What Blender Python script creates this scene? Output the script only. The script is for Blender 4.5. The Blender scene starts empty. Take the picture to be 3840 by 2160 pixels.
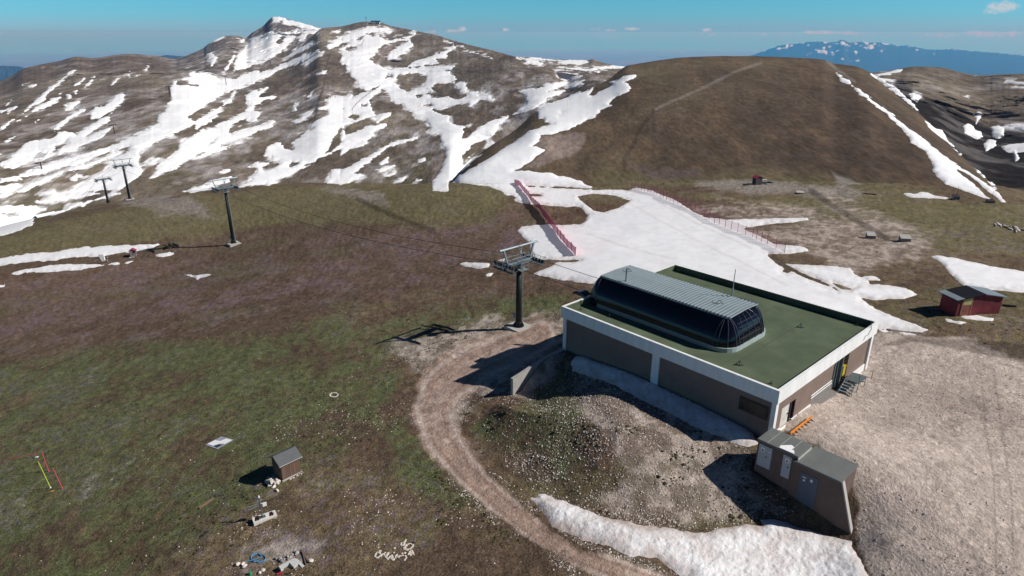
import bpy, bmesh, math, random
import numpy as np
from mathutils import Vector, Matrix

# ------------------------------------------------------------------ scene, camera, light
SC = bpy.context.scene
COL = SC.collection
R = math.radians
CZ = 34.6                                   # height of the camera above the gravel yard
FPX, PITCH = 2490.0, R(21.0)                # focal length in photo pixels, downward pitch
cam = bpy.data.cameras.new('camera')
cam.sensor_width = 36.0
cam.lens = 36.0 * FPX / 3840.0
cam.clip_start, cam.clip_end = 0.5, 400000.0
cam_ob = bpy.data.objects.new('camera', cam)
cam_ob.location = (0, 0, CZ)
cam_ob.rotation_euler = (R(90) - PITCH, 0, 0)
COL.objects.link(cam_ob)
SC.camera = cam_ob
SC.view_settings.view_transform = 'Standard'
SC.view_settings.look = 'None'
SC.view_settings.exposure = 0.0
SC.view_settings.gamma = 1.0
SC.cycles.use_denoising = True
SC.cycles.volume_bounces = 2
SC.cycles.max_bounces = 6
SC.cycles.sample_clamp_indirect = 4.0

SUN_EL, SUN_AZ = R(39.0), R(96.0)           # azimuth clockwise from +Y
sv = Vector((math.sin(SUN_AZ) * math.cos(SUN_EL), math.cos(SUN_AZ) * math.cos(SUN_EL), math.sin(SUN_EL)))
sun = bpy.data.lights.new('sun', 'SUN')
sun.energy, sun.angle, sun.color = 4.9, R(0.5), (1.0, 0.965, 0.91)
sun_ob = bpy.data.objects.new('sun', sun)
sun_ob.rotation_euler = (-sv).to_track_quat('-Z', 'Y').to_euler()
sun_ob.location = (0, 0, 200)
COL.objects.link(sun_ob)

W = bpy.data.worlds.new('World')
SC.world = W
W.use_nodes = True
nt = W.node_tree
nt.nodes.clear()


def nd(t, typ, **kw):
    n = t.nodes.new(typ)
    for k, v in kw.items():
        if k.startswith('i_'):
            n.inputs[int(k[2:])].default_value = v
        else:
            setattr(n, k, v)
    return n


def math_n(t, op, a, b=None, clamp=False):
    n = t.nodes.new('ShaderNodeMath')
    n.operation = op
    n.use_clamp = clamp
    for i, x in enumerate((a, b)):
        if x is None:
            continue
        if isinstance(x, (int, float)):
            n.inputs[i].default_value = x
        else:
            t.links.new(x, n.inputs[i])
    return n.outputs[0]


def mix_c(t, fac, a, b, mode='MIX'):
    n = t.nodes.new('ShaderNodeMix')
    n.data_type = 'RGBA'
    n.blend_type = mode
    for s, x in ((n.inputs[0], fac), (n.inputs[6], a), (n.inputs[7], b)):
        if isinstance(x, (int, float)):
            s.default_value = x
        elif isinstance(x, (tuple, list)):
            s.default_value = tuple(x) + ((1,) if len(x) == 3 else ())
        else:
            t.links.new(x, s)
    return n.outputs[2]


def ramp(t, fac, stops):
    n = t.nodes.new('ShaderNodeValToRGB')
    el = n.color_ramp.elements
    while len(el) < len(stops):
        el.new(0.5)
    for e_, (p, c) in zip(el, stops):
        e_.position = p
        e_.color = (c, c, c, 1) if isinstance(c, (int, float)) else tuple(c) + (1,)
    t.links.new(fac, n.inputs[0])
    return n.outputs[0]


def maprange(t, v, a, b, c, d):
    n = t.nodes.new('ShaderNodeMapRange')
    t.links.new(v, n.inputs[0])
    for i, x in enumerate((a, b, c, d)):
        n.inputs[i + 1].default_value = x
    return n.outputs[0]


def noise(t, vec, scale, detail=4.0, rough=0.55, dist=0.0):
    n = t.nodes.new('ShaderNodeTexNoise')
    n.inputs['Scale'].default_value = scale
    n.inputs['Detail'].default_value = detail
    n.inputs['Roughness'].default_value = rough
    n.inputs['Distortion'].default_value = dist
    if vec is not None:
        t.links.new(vec, n.inputs['Vector'])
    return n.outputs[0]


def pix_dir(u, v):
    x, y = (u - 1920.0) / FPX, (v - 1080.0) / FPX
    c, s = math.cos(PITCH), math.sin(PITCH)
    return Vector((x, c - y * s, -s - y * c))


sky = nt.nodes.new('ShaderNodeTexSky')
sky.sky_type = 'NISHITA'
sky.sun_disc = False
sky.sun_elevation = SUN_EL
sky.sun_rotation = SUN_AZ
sky.altitude = 1900
sky.air_density, sky.dust_density, sky.ozone_density = 1.0, 0.5, 1.0
tc = nt.nodes.new('ShaderNodeTexCoord')
sep = nt.nodes.new('ShaderNodeSeparateXYZ')
nt.links.new(tc.outputs['Generated'], sep.inputs[0])
# thin band of clear mountain air over the horizon: deeper teal going up, greyer low down; higher sky dimmed to cut fill light
tint = ramp(nt, maprange(nt, sep.outputs[2], -0.02, 0.30, 0.0, 1.0),
            [(0.0, (0.19, 0.78, 1.7)), (0.055, (0.31, 0.95, 1.85)), (0.075, (0.58, 1.08, 1.9)), (0.095, (0.58, 1.15, 1.93)), (0.132, (0.49, 1.29, 1.98)), (0.21, (0.46, 1.37, 1.95)), (0.40, (0.30, .52, .80)), (1.0, (0.30, 0.42, 0.62))])
colr = mix_c(nt, 1.0, sky.outputs[0], tint, 'MULTIPLY')
# small far cumulus: soft ellipses broken up by noise
cl = None
for (u, v, wu, wv, a) in ((3755, 26, 48, 17, 1.0), (3715, 42, 26, 11, .7), (1737, 108, 18, 11, .9), (1690, 116, 42, 6, .55), (1610, 120, 30, 7, .5),
                          (1897, 112, 16, 8, .75), (2370, 108, 42, 6, .85), (2290, 114, 26, 6, .5), (2235, 109, 22, 5, .5), (2650, 113, 20, 11, .8),
                          (2655, 130, 36, 8, .4), (3075, 121, 70, 7, .8), (3190, 124, 60, 7, .7), (3700, 128, 100, 11, .6), (3790, 124, 40, 9, .75),
                          (3530, 132, 80, 7, .4), (2270, 134, 40, 9, .45), (2890, 128, 90, 6, .35)):
    d = pix_dir(u, v).normalized()
    sub = nd(nt, 'ShaderNodeVectorMath', operation='SUBTRACT')
    nt.links.new(tc.outputs['Generated'], sub.inputs[0])
    sub.inputs[1].default_value = d
    right = Vector((d.y, -d.x, 0)).normalized()
    up = right.cross(d)
    dx = nd(nt, 'ShaderNodeVectorMath', operation='DOT_PRODUCT')
    nt.links.new(sub.outputs[0], dx.inputs[0]); dx.inputs[1].default_value = right * (FPX / wu)
    dy = nd(nt, 'ShaderNodeVectorMath', operation='DOT_PRODUCT')
    nt.links.new(sub.outputs[0], dy.inputs[0]); dy.inputs[1].default_value = up * (FPX / wv)
    q = math_n(nt, 'ADD', math_n(nt, 'MULTIPLY', dx.outputs[1], dx.outputs[1]), math_n(nt, 'MULTIPLY', dy.outputs[1], dy.outputs[1]))
    k = math_n(nt, 'MULTIPLY', math_n(nt, 'SUBTRACT', 1.0, q), a)
    cl = k if cl is None else math_n(nt, 'MAXIMUM', cl, k)
nz = noise(nt, tc.outputs['Generated'], 160.0, 5.0, 0.62)
cl = math_n(nt, 'ADD', cl, math_n(nt, 'MULTIPLY', math_n(nt, 'SUBTRACT', nz, 0.56), 2.6))
cl = maprange(nt, cl, 0.0, 0.9, 0.0, 0.8)
colr = mix_c(nt, cl, colr, (12.0, 12.2, 13.0))
bg = nt.nodes.new('ShaderNodeBackground')
nt.links.new(colr, bg.inputs[0])
bg.inputs[1].default_value = 0.05
wo = nt.nodes.new('ShaderNodeOutputWorld')
nt.links.new(bg.outputs[0], wo.inputs[0])

# ------------------------------------------------------------------ numbers: noise, projection, outlines
rng = np.random.default_rng(7)
random.seed(7)


def vnoise(x, y, seed=0):
    xi, yi = np.floor(x).astype(np.int64), np.floor(y).astype(np.int64)
    fx, fy = x - xi, y - yi
    fx, fy = fx * fx * (3 - 2 * fx), fy * fy * (3 - 2 * fy)

    def h(a, b):
        n = (a * 374761393 + b * 668265263 + seed * 1274126177) & 0xffffffff
        n = ((n ^ (n >> 13)) * 1274126177) & 0xffffffff
        return ((n ^ (n >> 16)) & 0xffffff) / float(0xffffff)
    return (h(xi, yi) * (1 - fx) + h(xi + 1, yi) * fx) * (1 - fy) + (h(xi, yi + 1) * (1 - fx) + h(xi + 1, yi + 1) * fx) * fy


def fbm(x, y, sc, octv=4, seed=0, gain=.5):
    s, a, t = 0, 1.0, 0
    for i in range(octv):
        s = s + a * (vnoise(x * sc + 17.3 * i, y * sc - 9.1 * i, seed + i) * 2 - 1)
        t += a
        a *= gain
        sc *= 2.03
    return s / t


CP, SP = math.cos(PITCH), math.sin(PITCH)


def rays(u, v):
    x, y = (np.asarray(u, float) - 1920.0) / FPX, (np.asarray(v, float) - 1080.0) / FPX
    return np.stack([x + 0 * y, CP - y * SP + 0 * x, -SP - y * CP + 0 * x], -1)


def project(x, y, z):
    z = z - CZ
    d = y * CP - z * SP
    d = np.where(d < .1, .1, d)
    return 1920 + FPX * x / d, 1080 + FPX * (-y * SP - z * CP) / d


def at_height(u, v, z):
    """point on the ray through a photo pixel, at a world height"""
    r = rays(u, v)
    t = (z - CZ) / r[2]
    return np.array([r[0] * t, r[1] * t, z])


K = 1280 / 2576.0
ORG = {'T0': (0, 0), 'T1': (1280, 0), 'T2': (2560, 0), 'T3': (0, 720), 'T4': (1280, 720), 'T5': (2560, 720), 'T6': (0, 1440), 'T7': (1280, 1440), 'T8': (2560, 1440), 'Z4': (2080, 940)}


def P(tile, s):
    """outline given as 'x,y x,y ...' in one of the survey tiles -> photo pixels"""
    a = np.array([[float(c) for c in p.split(',')] for p in s.split()])
    if tile == 'FV':
        return a * (3840 / 2576.0)
    if tile == 'N':
        return a
    return a * K + np.array(ORG[tile])


STEP = 3.0
U0, V0 = -480.0, -60.0
NU, NV = int((4340 - U0) / STEP), int((2320 - V0) / STEP)
GU, GV = np.meshgrid(U0 + STEP * np.arange(NU), V0 + STEP * np.arange(NV))


def blank(val=-60.0):
    return np.full((NV, NU), val, np.float32)


def sdf_into(F, poly, sign=1, clipd=60.0):
    """signed distance (photo pixels, + inside) of a closed outline, merged into the field F"""
    lo, hi = poly.min(0) - clipd, poly.max(0) + clipd
    i0, i1 = max(0, int((lo[0] - U0) / STEP)), min(NU, int((hi[0] - U0) / STEP) + 2)
    j0, j1 = max(0, int((lo[1] - V0) / STEP)), min(NV, int((hi[1] - V0) / STEP) + 2)
    if i1 <= i0 or j1 <= j0:
        return
    X, Y = GU[j0:j1, i0:i1], GV[j0:j1, i0:i1]
    d2 = np.full(X.shape, clipd ** 2)
    ins = np.zeros(X.shape, bool)
    n = len(poly)
    for a in range(n):
        ax, ay = poly[a]
        bx, by = poly[(a + 1) % n]
        dx, dy = bx - ax, by - ay
        L = dx * dx + dy * dy + 1e-9
        t = np.clip(((X - ax) * dx + (Y - ay) * dy) / L, 0, 1)
        d2 = np.minimum(d2, (X - ax - t * dx) ** 2 + (Y - ay - t * dy) ** 2)
        if ay != by:
            c = ((ay > Y) != (by > Y)) & (X < dx * (Y - ay) / dy + ax)
            ins ^= c
    d = np.sqrt(d2)
    sd = np.where(ins, d, -d).astype(np.float32)
    F[j0:j1, i0:i1] = np.maximum(F[j0:j1, i0:i1], sd) if sign > 0 else np.minimum(F[j0:j1, i0:i1], -sd)


def sample(F, u, v):
    x = np.clip((u - U0) / STEP, 0, NU - 1.001)
    y = np.clip((v - V0) / STEP, 0, NV - 1.001)
    i, j = x.astype(int), y.astype(int)
    fx, fy = x - i, y - j
    return (F[j, i] * (1 - fx) + F[j, i + 1] * fx) * (1 - fy) + (F[j + 1, i] * (1 - fx) + F[j + 1, i + 1] * fx) * fy


def sstep(x, a, b):
    t = np.clip((x - a) / (b - a), 0, 1)
    return t * t * (3 - 2 * t)


def smooth_line(pts, u):
    """monotone-ish smooth interpolation of a contour (list of (u, value))"""
    p = np.array(sorted(pts), float)
    x, y = p[:, 0], p[:, 1]
    d = np.diff(y) / np.diff(x)
    m = np.zeros_like(y)
    for i in range(1, len(x) - 1):
        m[i] = 0 if d[i - 1] * d[i] <= 0 else 2 * d[i - 1] * d[i] / (d[i - 1] + d[i])
    m[0], m[-1] = d[0], d[-1]
    uu = np.clip(u, x[0], x[-1])
    k = np.clip(np.searchsorted(x, uu) - 1, 0, len(x) - 2)
    h = x[k + 1] - x[k]
    t = (uu - x[k]) / h
    return ((2 * t ** 3 - 3 * t ** 2 + 1) * y[k] + (t ** 3 - 2 * t ** 2 + t) * h * m[k] + (-2 * t ** 3 + 3 * t ** 2) * y[k + 1] + (t ** 3 - t ** 2) * h * m[k + 1])
# ------------------------------------------------------------------ snow outlines (traced patches; '-' = bare ground inside snow)
SNOW = '''
T0 1762,530 1780,470 1800,420 1850,350 1885,320 1880,300 1990,262 2060,238 2080,250 2170,235 2190,245 2140,265 2090,300 2085,330 2110,345 2150,290 2230,225 2250,215 2235,260 2190,330 2150,370 2090,405 2040,440 1960,478 1850,515
T0 2062,130 2110,128 2180,150 2260,165 2300,190 2380,205 2420,215 2400,240 2350,262 2340,240 2290,300 2255,310 2262,270 2300,215 2250,195 2190,190 2135,180 2130,150 2085,175 2062,170
T0 1560,410 1600,395 1615,430 1640,440 1625,465 1595,488 1580,455
T0 1690,545 1710,500 1770,405 1764,440 1735,490 1702,540
T0 1590,322 1640,293 1695,274 1650,307
T0 1800,300 1840,293 1838,315 1815,322
T0 1310,612 1370,590 1435,582 1425,555 1520,545 1610,562 1660,602 1740,590 1830,570 1950,530 1958,555 2030,525 2120,487 2250,437 2400,378 2410,392 2330,442 2200,502 2080,545 2000,590 1900,635 1790,670 1700,690 1600,755 1480,840 1420,885 1470,925 1350,1000 1260,1030 1180,1060 1090,1110 1050,1160 1045,1220 1062,1270 1090,1290 1030,1345 900,1449 540,1449 640,1370 760,1300 850,1240 880,1210 830,1215 940,1150 970,1110 860,1130 700,1200 560,1250 500,1240 640,1180 780,1120 880,1080 1000,1030 1110,985 1195,930 1205,880 1250,830 1290,760 1285,660
-T0 1325,625 1350,605 1410,610 1440,635 1490,640 1440,648 1390,640 1360,645
T0 2050,650 1990,672 1900,692 1850,720 1880,810 1800,880 1700,920 1600,960 1460,1010 1360,1080 1320,1150 1250,1210 1180,1270 1110,1370 1240,1300 1400,1220 1500,1160 1640,1110 1780,1060 1950,1000 2080,930 2060,912 1950,950 1800,990 1740,1015 1730,975 1850,930 1930,900 1960,850 1910,825 1990,760 2090,718 2000,735 1955,725 2000,690
-T0 1730,970 1760,930 1850,900 1850,920 1800,960 1755,1000
-T0 1560,1100 1600,1070 1620,1060 1610,1085 1570,1105
T0 1780,675 1720,750 1620,830 1520,885 1470,930 1580,890 1690,815 1750,755
T0 1480,930 1600,880 1650,850 1590,915 1475,975
T0 10,1240 60,1190 150,1110 200,1075 330,1050 390,1040 420,1020 480,990 580,1010 700,930 790,880 850,850 800,920 700,990 640,1040 750,990 840,960 780,1030 660,1090 520,1150 400,1180 330,1210 200,1240 100,1270 30,1280
-T0 370,1165 430,1105 510,1050 500,1075 430,1140
-T0 265,1190 300,1160 360,1150 320,1185
T0 675,860 720,810 790,800 830,760 870,720 915,700 945,715 930,770 850,820 760,890 690,890
T0 400,970 470,910 560,850 640,825 600,860 520,910 440,970 405,990
T0 490,800 540,775 600,765 570,800 530,825 495,828
T0 170,858 215,800 280,745 340,690 430,615 520,545 572,518 545,555 440,645 360,705 330,765 250,800
T0 100,930 200,870 290,800 400,745 465,728 440,760 330,820 230,860 140,910
T0 0,960 60,920 140,875 110,910 30,970 0,985
T0 50,830 130,797 100,830 55,860
T0 0,835 50,840 0,855
T0 35,800 90,750 60,790
T0 260,915 370,870 300,910 270,928
T0 35,1070 110,1030 145,1020 90,1055 45,1075
T0 0,1160 40,1160 0,1192
T0 0,1345 100,1330 300,1260 500,1190 700,1140 770,1150 640,1190 480,1260 350,1310 180,1350 0,1385
T0 100,1449 260,1370 430,1300 560,1260 700,1210 850,1150 960,1130 900,1170 760,1230 620,1285 500,1290 420,1340 280,1400 180,1449
T0 0,1400 130,1390 175,1410 110,1449 0,1449
T0 510,1345 580,1315 655,1330 560,1362
T0 830,650 880,590 900,595 850,640
T0 945,565 985,545 980,580
T0 1020,550 1050,565 1030,580
T0 1085,530 1120,490 1130,500 1100,540
T0 565,650 630,590 640,595 600,635
T0 620,665 680,610 715,575 690,625 640,670
T0 550,690 590,675 570,705
T0 500,715 530,710 535,740 515,750
T0 430,660 460,645 450,665
T0 170,650 270,638 250,652 180,658
T0 430,720 475,690 460,710
T0 2140,450 2250,370 2340,330 2380,330 2300,380 2210,430
T0 2450,345 2576,280 2576,330 2480,365
T0 2520,240 2576,228 2576,240 2530,250
T0 2260,490 2330,450 2440,395 2410,425 2330,470
T0 2395,550 2440,530 2490,530 2450,555
T0 2300,725 2350,712 2375,735 2330,745
T0 2210,830 2225,780 2235,800 2225,835
T0 2200,920 2270,880 2360,845 2350,870 2290,900 2230,925
T0 1455,1205 1560,1150 1700,1100 1840,1060 1780,1090 1650,1140 1520,1190
T0 1060,1255 1130,1205 1215,1190 1170,1230 1090,1250
T0 1390,1449 1450,1415 1545,1395 1600,1355 1680,1340 1745,1335 1720,1370 1640,1400 1480,1449
T0 1655,1300 1720,1285 1700,1305
T0 2600,730 2500,725 2455,755 2470,780 2410,820 2490,820 2460,880 2380,920 2350,980 2290,1010 2240,1050 2200,1080 2205,1130 2160,1130 2130,1090 2080,1085 2020,1110 1990,1180 1930,1230 1880,1260 1925,1280 1920,1310 1870,1335 1905,1360 1860,1390 1800,1410 2040,1400 2090,1360 2200,1310 2330,1240 2430,1190 2500,1150 2600,1100
-T0 1950,1230 1985,1185 2040,1190 2050,1215 2120,1235 2070,1270 2000,1290 1985,1265 2030,1230
-T0 2165,1250 2200,1215 2260,1212 2255,1240 2190,1260
-T0 2445,1165 2490,1100 2520,1020 2576,965 2576,1085 2500,1150
T0 2465,1385 2490,1330 2500,1270 2580,1260 2580,1390
T1 0,270 60,240 170,215 265,205 320,225 365,238 280,245 210,248 120,285 40,315 0,325
T1 0,355 70,310 100,295 130,330 170,280 190,262 215,278 330,300 450,285 530,275 515,300 300,345 270,400 215,440 235,465 270,500 350,520 520,520 760,498 865,488 825,540 840,575 870,600 850,625 760,630 715,625 680,665 720,690 640,700 560,720 640,715 730,740 840,730 930,720 960,695 1030,690 1045,720 1120,712 1150,745 1110,765 1045,745 1030,770 970,812 950,780 870,790 740,825 700,830 695,845 760,865 820,875 815,905 870,945 990,950 920,975 915,1040 1020,960 1120,920 1240,880 1310,855 1350,820 1390,790 1395,730 1370,700 1325,690 1350,680 1500,660 1600,630 1700,615 1690,640 1560,690 1690,685 1580,740 1480,800 1400,840 1280,870 1200,940 1180,990 1130,1050 1150,1080 1090,1110 1040,1130 960,1190 920,1240 1000,1190 1075,1158 1010,1210 930,1270 830,1360 810,1378 800,1440 690,1440 690,1376 740,1310 780,1210 785,1140 760,1100 745,1020 650,1005 672,970 640,905 555,885 500,830 450,790 400,785 365,725 320,690 290,655 180,690 130,650 95,590 50,530 20,495 0,500
-T1 30,370 110,330 135,330 165,300 150,345 100,375 50,382
-T1 400,625 440,570 540,550 640,565 655,600 620,655 560,680 490,695 450,665
-T1 685,670 720,640 800,630 860,660 900,690 960,715 930,735 870,750 830,735 720,720
-T1 520,735 570,715 620,720 600,740
-T1 330,590 345,560 380,575
-T1 620,795 670,780 690,795
-T1 915,1040 960,980 1050,945 1000,1000 940,1045
-T1 910,1170 1000,1090 1090,1050 1180,995 1190,1050 1130,1085 1040,1130 960,1190 920,1235
-T1 265,405 290,360 370,325 470,305 500,312 420,350 355,405 300,420
T1 350,450 355,405 420,350 515,305 545,340 505,380 440,420
T1 850,640 930,620 955,670 930,690 870,685
T1 0,965 0,740 90,698 80,745 180,690 290,655 320,690 255,710 215,760 220,810 255,850 250,875 200,890 130,915 40,940
-T1 45,880 80,862 135,870 140,900 90,910 55,900
-T1 150,800 190,790 185,805
T1 510,500 540,470 620,445 690,420 760,390 800,360 850,335 880,345 860,370 800,400 790,440 720,450 730,475 640,485 560,495
T1 870,340 920,355 980,385 1040,408 1000,405 930,375
T1 1050,408 1090,413 1130,435 1080,425
T1 520,255 550,240 580,255 545,268
T1 765,303 800,308 850,325 810,327
T1 240,270 290,260 310,270 270,280
T1 200,262 235,255 225,268
T1 1320,428 1390,440 1460,455 1520,480 1500,490 1400,468 1390,450
T1 1415,432 1500,433 1590,448 1540,457 1450,447
T1 1500,455 1600,458 1700,455 1840,450 1870,470 1770,487 1680,487 1640,475 1660,468
T1 1640,502 1740,510 1850,520 1960,505 2165,493 2110,514 1980,520 1890,535 1830,530 1700,520
T1 1620,545 1700,550 1815,575 1740,600 1680,608 1640,570
T1 1870,543 1950,539 1940,550
T1 1685,665 1720,640 1830,605 1820,640 1740,660
T1 1480,840 1520,800 1600,780 1700,740 1790,705 1900,660 1910,690 1890,720 1960,690 2040,640 2020,620 2100,600 2140,575 2230,555 2220,580 2190,600 2140,620 2180,640 2200,640 2170,690 2120,710 2060,750 2020,790 2055,795 1960,840 1930,870 1850,900 1810,940 1740,960 1600,1000 1500,1020 1490,1060 1450,1100 1550,1130 1490,1170 1440,1210 1380,1250 1300,1290 1420,1290 1520,1300 1580,1295 1650,1340 1760,1370 1840,1390 1895,1410 1870,1449 1230,1449 1100,1395 830,1378 880,1330 1000,1270 1120,1190 1250,1100 1340,1040 1420,990 1560,950 1600,930 1540,920 1530,890 1490,890
-T1 1640,880 1660,850 1680,855 1660,870
-T1 1880,720 1900,690 1960,660 1930,700
T1 0,1160 0,1060 80,1000 190,960 330,930 345,950 260,990 250,1030 180,1080 60,1130
T1 -20,1290 150,1200 250,1150 360,1085 450,1060 570,1038 480,1070 370,1100 300,1150 270,1180 200,1220 160,1250 100,1310 180,1320 90,1360 60,1385 -20,1390
T1 255,920 290,880 350,848 372,855 330,895 270,925
T1 410,1380 440,1345 495,1335 460,1365
T1 540,1378 570,1355 600,1358
T1 325,1330 370,1310 410,1295 380,1320
T1 580,1220 620,1190 645,1195 610,1225
T1 260,1280 330,1260 395,1250 360,1275 300,1290
T1 290,1240 340,1180 370,1175 350,1220
T2 1158,552 1200,610 1300,680 1430,790 1560,880 1640,960 1710,1030 1720,1070 1830,1140 1850,1190 1890,1240 1890,1290 1960,1360 1980,1395 2050,1410 2100,1430 2190,1470 2340,1515 2260,1449 2150,1345 2065,1275 2110,1290 2220,1370 2310,1449 2400,1520 2445,1522 2380,1449 2300,1390 2180,1310 2060,1230 1950,1150 1850,1070 1740,990 1640,910 1540,830 1430,750 1330,665 1250,610
T2 1425,560 1490,590 1540,620 1610,660 1660,710 1720,760 1760,810 1785,850 1740,810 1660,740 1580,680 1500,620
T2 1430,568 1480,572 1560,562 1640,540 1680,515 1620,523 1560,545
T2 1490,588 1550,594 1600,617 1570,613 1510,602
T2 1705,710 1740,698 1790,715 1800,740 1770,765 1730,750
T2 1820,890 1860,930 1900,960 1960,980 1980,1020 2010,1070 2100,1150 2105,1165 2030,1100 1940,1030 1870,960
T2 2200,1270 2250,1310 2285,1340 2280,1355 2220,1300
T2 2300,1370 2340,1380 2370,1425 2330,1400
T2 2120,960 2150,935 2180,950 2200,985 2250,1000 2262,1030 2220,1050 2180,1030 2130,1000
T2 2205,870 2230,848 2255,860 2240,910 2215,935
T2 2325,960 2380,945 2425,970 2420,1030 2380,1050 2340,1030
T2 2270,1090 2310,1050 2370,1060 2360,1100 2290,1135
T2 2400,960 2576,945 2700,960 2700,1020 2510,975 2440,970
T2 2410,1110 2480,1090 2576,1075 2700,1060 2700,1140 2520,1150 2540,1200 2510,1215 2490,1160 2430,1130
T2 2150,580 2225,572 2200,587
T2 2445,615 2490,607 2600,625 2600,640 2500,634
T2 2120,728 2150,718 2155,740
T5 1660,8 1720,8 1740,14 1800,0 1850,8 1900,28 2030,47 1980,52 1850,44 1720,42
T5 1875,485 1950,482 2090,510 2200,530 2300,555 2450,580 2700,610 2700,765 2440,745 2300,735 2200,725 2130,705 2060,650 2010,600 1960,540
FV 1165,461 1300,440 1420,445 1460,455 1490,478 1585,478 1600,471 1640,478 1690,500 1740,530 1775,547 1830,553 1870,551 1900,553 1945,548 2030,547 2037,553 1990,560 1942,563 1880,571 1868,576 1905,592 1945,612 1975,616 2025,622 2037,632 1985,638 1930,640 1945,655 1990,663 2060,666 2140,673 2150,690 2175,700 2190,715 2240,720 2280,725 2308,741 2270,750 2200,755 2165,748 2200,775 2260,800 2300,815 2335,829 2320,838 2200,825 2000,800 1700,740 1500,715 1420,706 1335,690 1400,664 1345,655 1330,610 1300,580 1310,570 1370,566 1440,566 1470,540 1450,520 1420,520 1320,515 1290,505 1300,495 1268,488 1268,484 1330,480
-FV 1390,527 1416,523 1446,518 1462,522 1478,540 1475,553 1460,565 1390,563 1330,569 1290,560 1290,520
-FV 1452,495 1490,487 1540,490 1585,505 1565,518 1520,535 1495,530 1470,512
-FV 1340,655 1400,652 1460,655 1440,661 1370,662
-FV 1320,466 1420,469 1490,476 1420,474 1330,472
-FV 1330,488 1360,489 1365,494 1335,494
-T5 650,487 690,485 800,562 900,616 1050,676 1190,738 1170,748 1020,684 880,622 760,568 700,530
-T5 1130,690 1200,705 1310,722 1260,742 1190,738
-T5 755,600 780,588 812,600 780,612
T5 1335,632 1440,638 1485,666 1400,662
T5 1470,1035 1600,1045 1750,1065 1775,1085 1650,1080 1500,1060
T5 1880,865 1960,865 1975,878 1890,878
T5 2100,940 2220,930 2350,955 2340,970 2230,968 2120,955
T5 1960,945 2050,965 2180,985 2080,1000 1990,980
T4 900,545 940,532 1050,533 1125,540 1120,575 1020,578 940,565
T4 1080,625 1110,605 1180,600 1150,620 1130,640 1095,640
T4 1065,592 1105,590 1090,600
T4 1170,520 1200,505 1235,505 1230,530
T3 -300,560 0,505 120,480 250,470 370,455 500,435 640,410 800,402 950,395 1200,387 1210,400 1150,425 1080,445 1000,460 850,475 700,490 600,495 400,515 200,530 0,552 -300,600
T3 65,628 150,590 200,585 330,565 480,545 620,540 740,545 860,530 1025,517 1000,530 880,550 780,560 600,585 450,595 350,608 250,603
T3 1150,480 1190,462 1260,455 1335,455 1300,480 1200,495
T3 1340,632 1380,615 1420,612 1470,625 1550,615 1610,622 1560,640 1510,650 1490,662 1460,648 1400,635
T3 -60,705 45,698 20,715 -60,730
T3 -100,110 0,100 50,88 130,90 260,115 340,130 300,140 215,150 260,180 250,200 240,260 0,340 -100,350
-T3 20,165 110,155 190,185 100,190
T3 280,75 430,20 560,0 820,0 600,40 470,75 340,75
T3 350,175 440,145 520,90 640,70 870,0 930,-5 780,50 640,95 520,140 400,190
T3 265,18 320,0 400,0 300,15
T3 -100,60 0,30 60,0 130,0 20,40
T7 1420,860 1470,855 1485,825 1530,825 1560,850 1620,880 1700,900 1780,935 1850,960 1930,990 2050,1020 2150,1040 2250,1070 2400,1095 2540,1105 2580,1120 2740,1125 2900,1085 3060,1050 3170,1060 3150,1030 3180,1012 3280,1020 3400,1060 3530,1100 3680,1145 3780,1165 3868,1175 3868,1220 3908,1300 3958,1380 4000,1470 4010,1600 2700,1600 2576,1460 2540,1440 2460,1380 2380,1315 2250,1295 2180,1300 2100,1270 2000,1220 1890,1190 1820,1180 1780,1150 1680,1110 1600,1070 1560,1000 1510,960 1450,905
Z4 118,855 140,800 200,770 260,780 330,815 420,815 520,840 640,890 740,935 790,965 900,1010 1000,1055 1110,1095 1160,1150 1180,1180 1240,1190 1300,1230 1380,1280 1440,1330 1500,1390 1540,1460 1470,1480 1390,1465 1290,1420 1140,1360 990,1295 790,1182 590,1092 390,990 240,935 140,900
'''
SNOW_F = blank()
_neg = []
for ln in SNOW.strip().splitlines():
    tile, pts = ln.split(' ', 1)
    if tile[0] == '-':
        _neg.append(P(tile[1:], pts))
    else:
        sdf_into(SNOW_F, P(tile, pts))
for q in _neg:
    sdf_into(SNOW_F, q, -1)
BANK_F = blank()
for t, s in (('T7', '1420,800 1600,830 2600,1060 3900,1000 4100,1300 4100,1700 2600,1700 1500,1100'), ('Z4', '100,780 800,930 1200,1100 1600,1400 1600,1500 1300,1450 100,950')):
    sdf_into(BANK_F, P(t, s))
# ------------------------------------------------------------------ the near ground: a smooth height field through surveyed points
A2 = np.array([5.807, 72.197])
E2 = np.array([0.67402, -0.73872])          # along the long front of the lift station
N2 = np.array([0.73872, 0.67402])           # across it, away from the camera
ROTB = math.atan2(E2[1], E2[0])


def bf(s, t):
    return A2 + s * E2 + t * N2


_cp = []


def cp(x, y, z):
    _cp.append((x, y, z))


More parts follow.
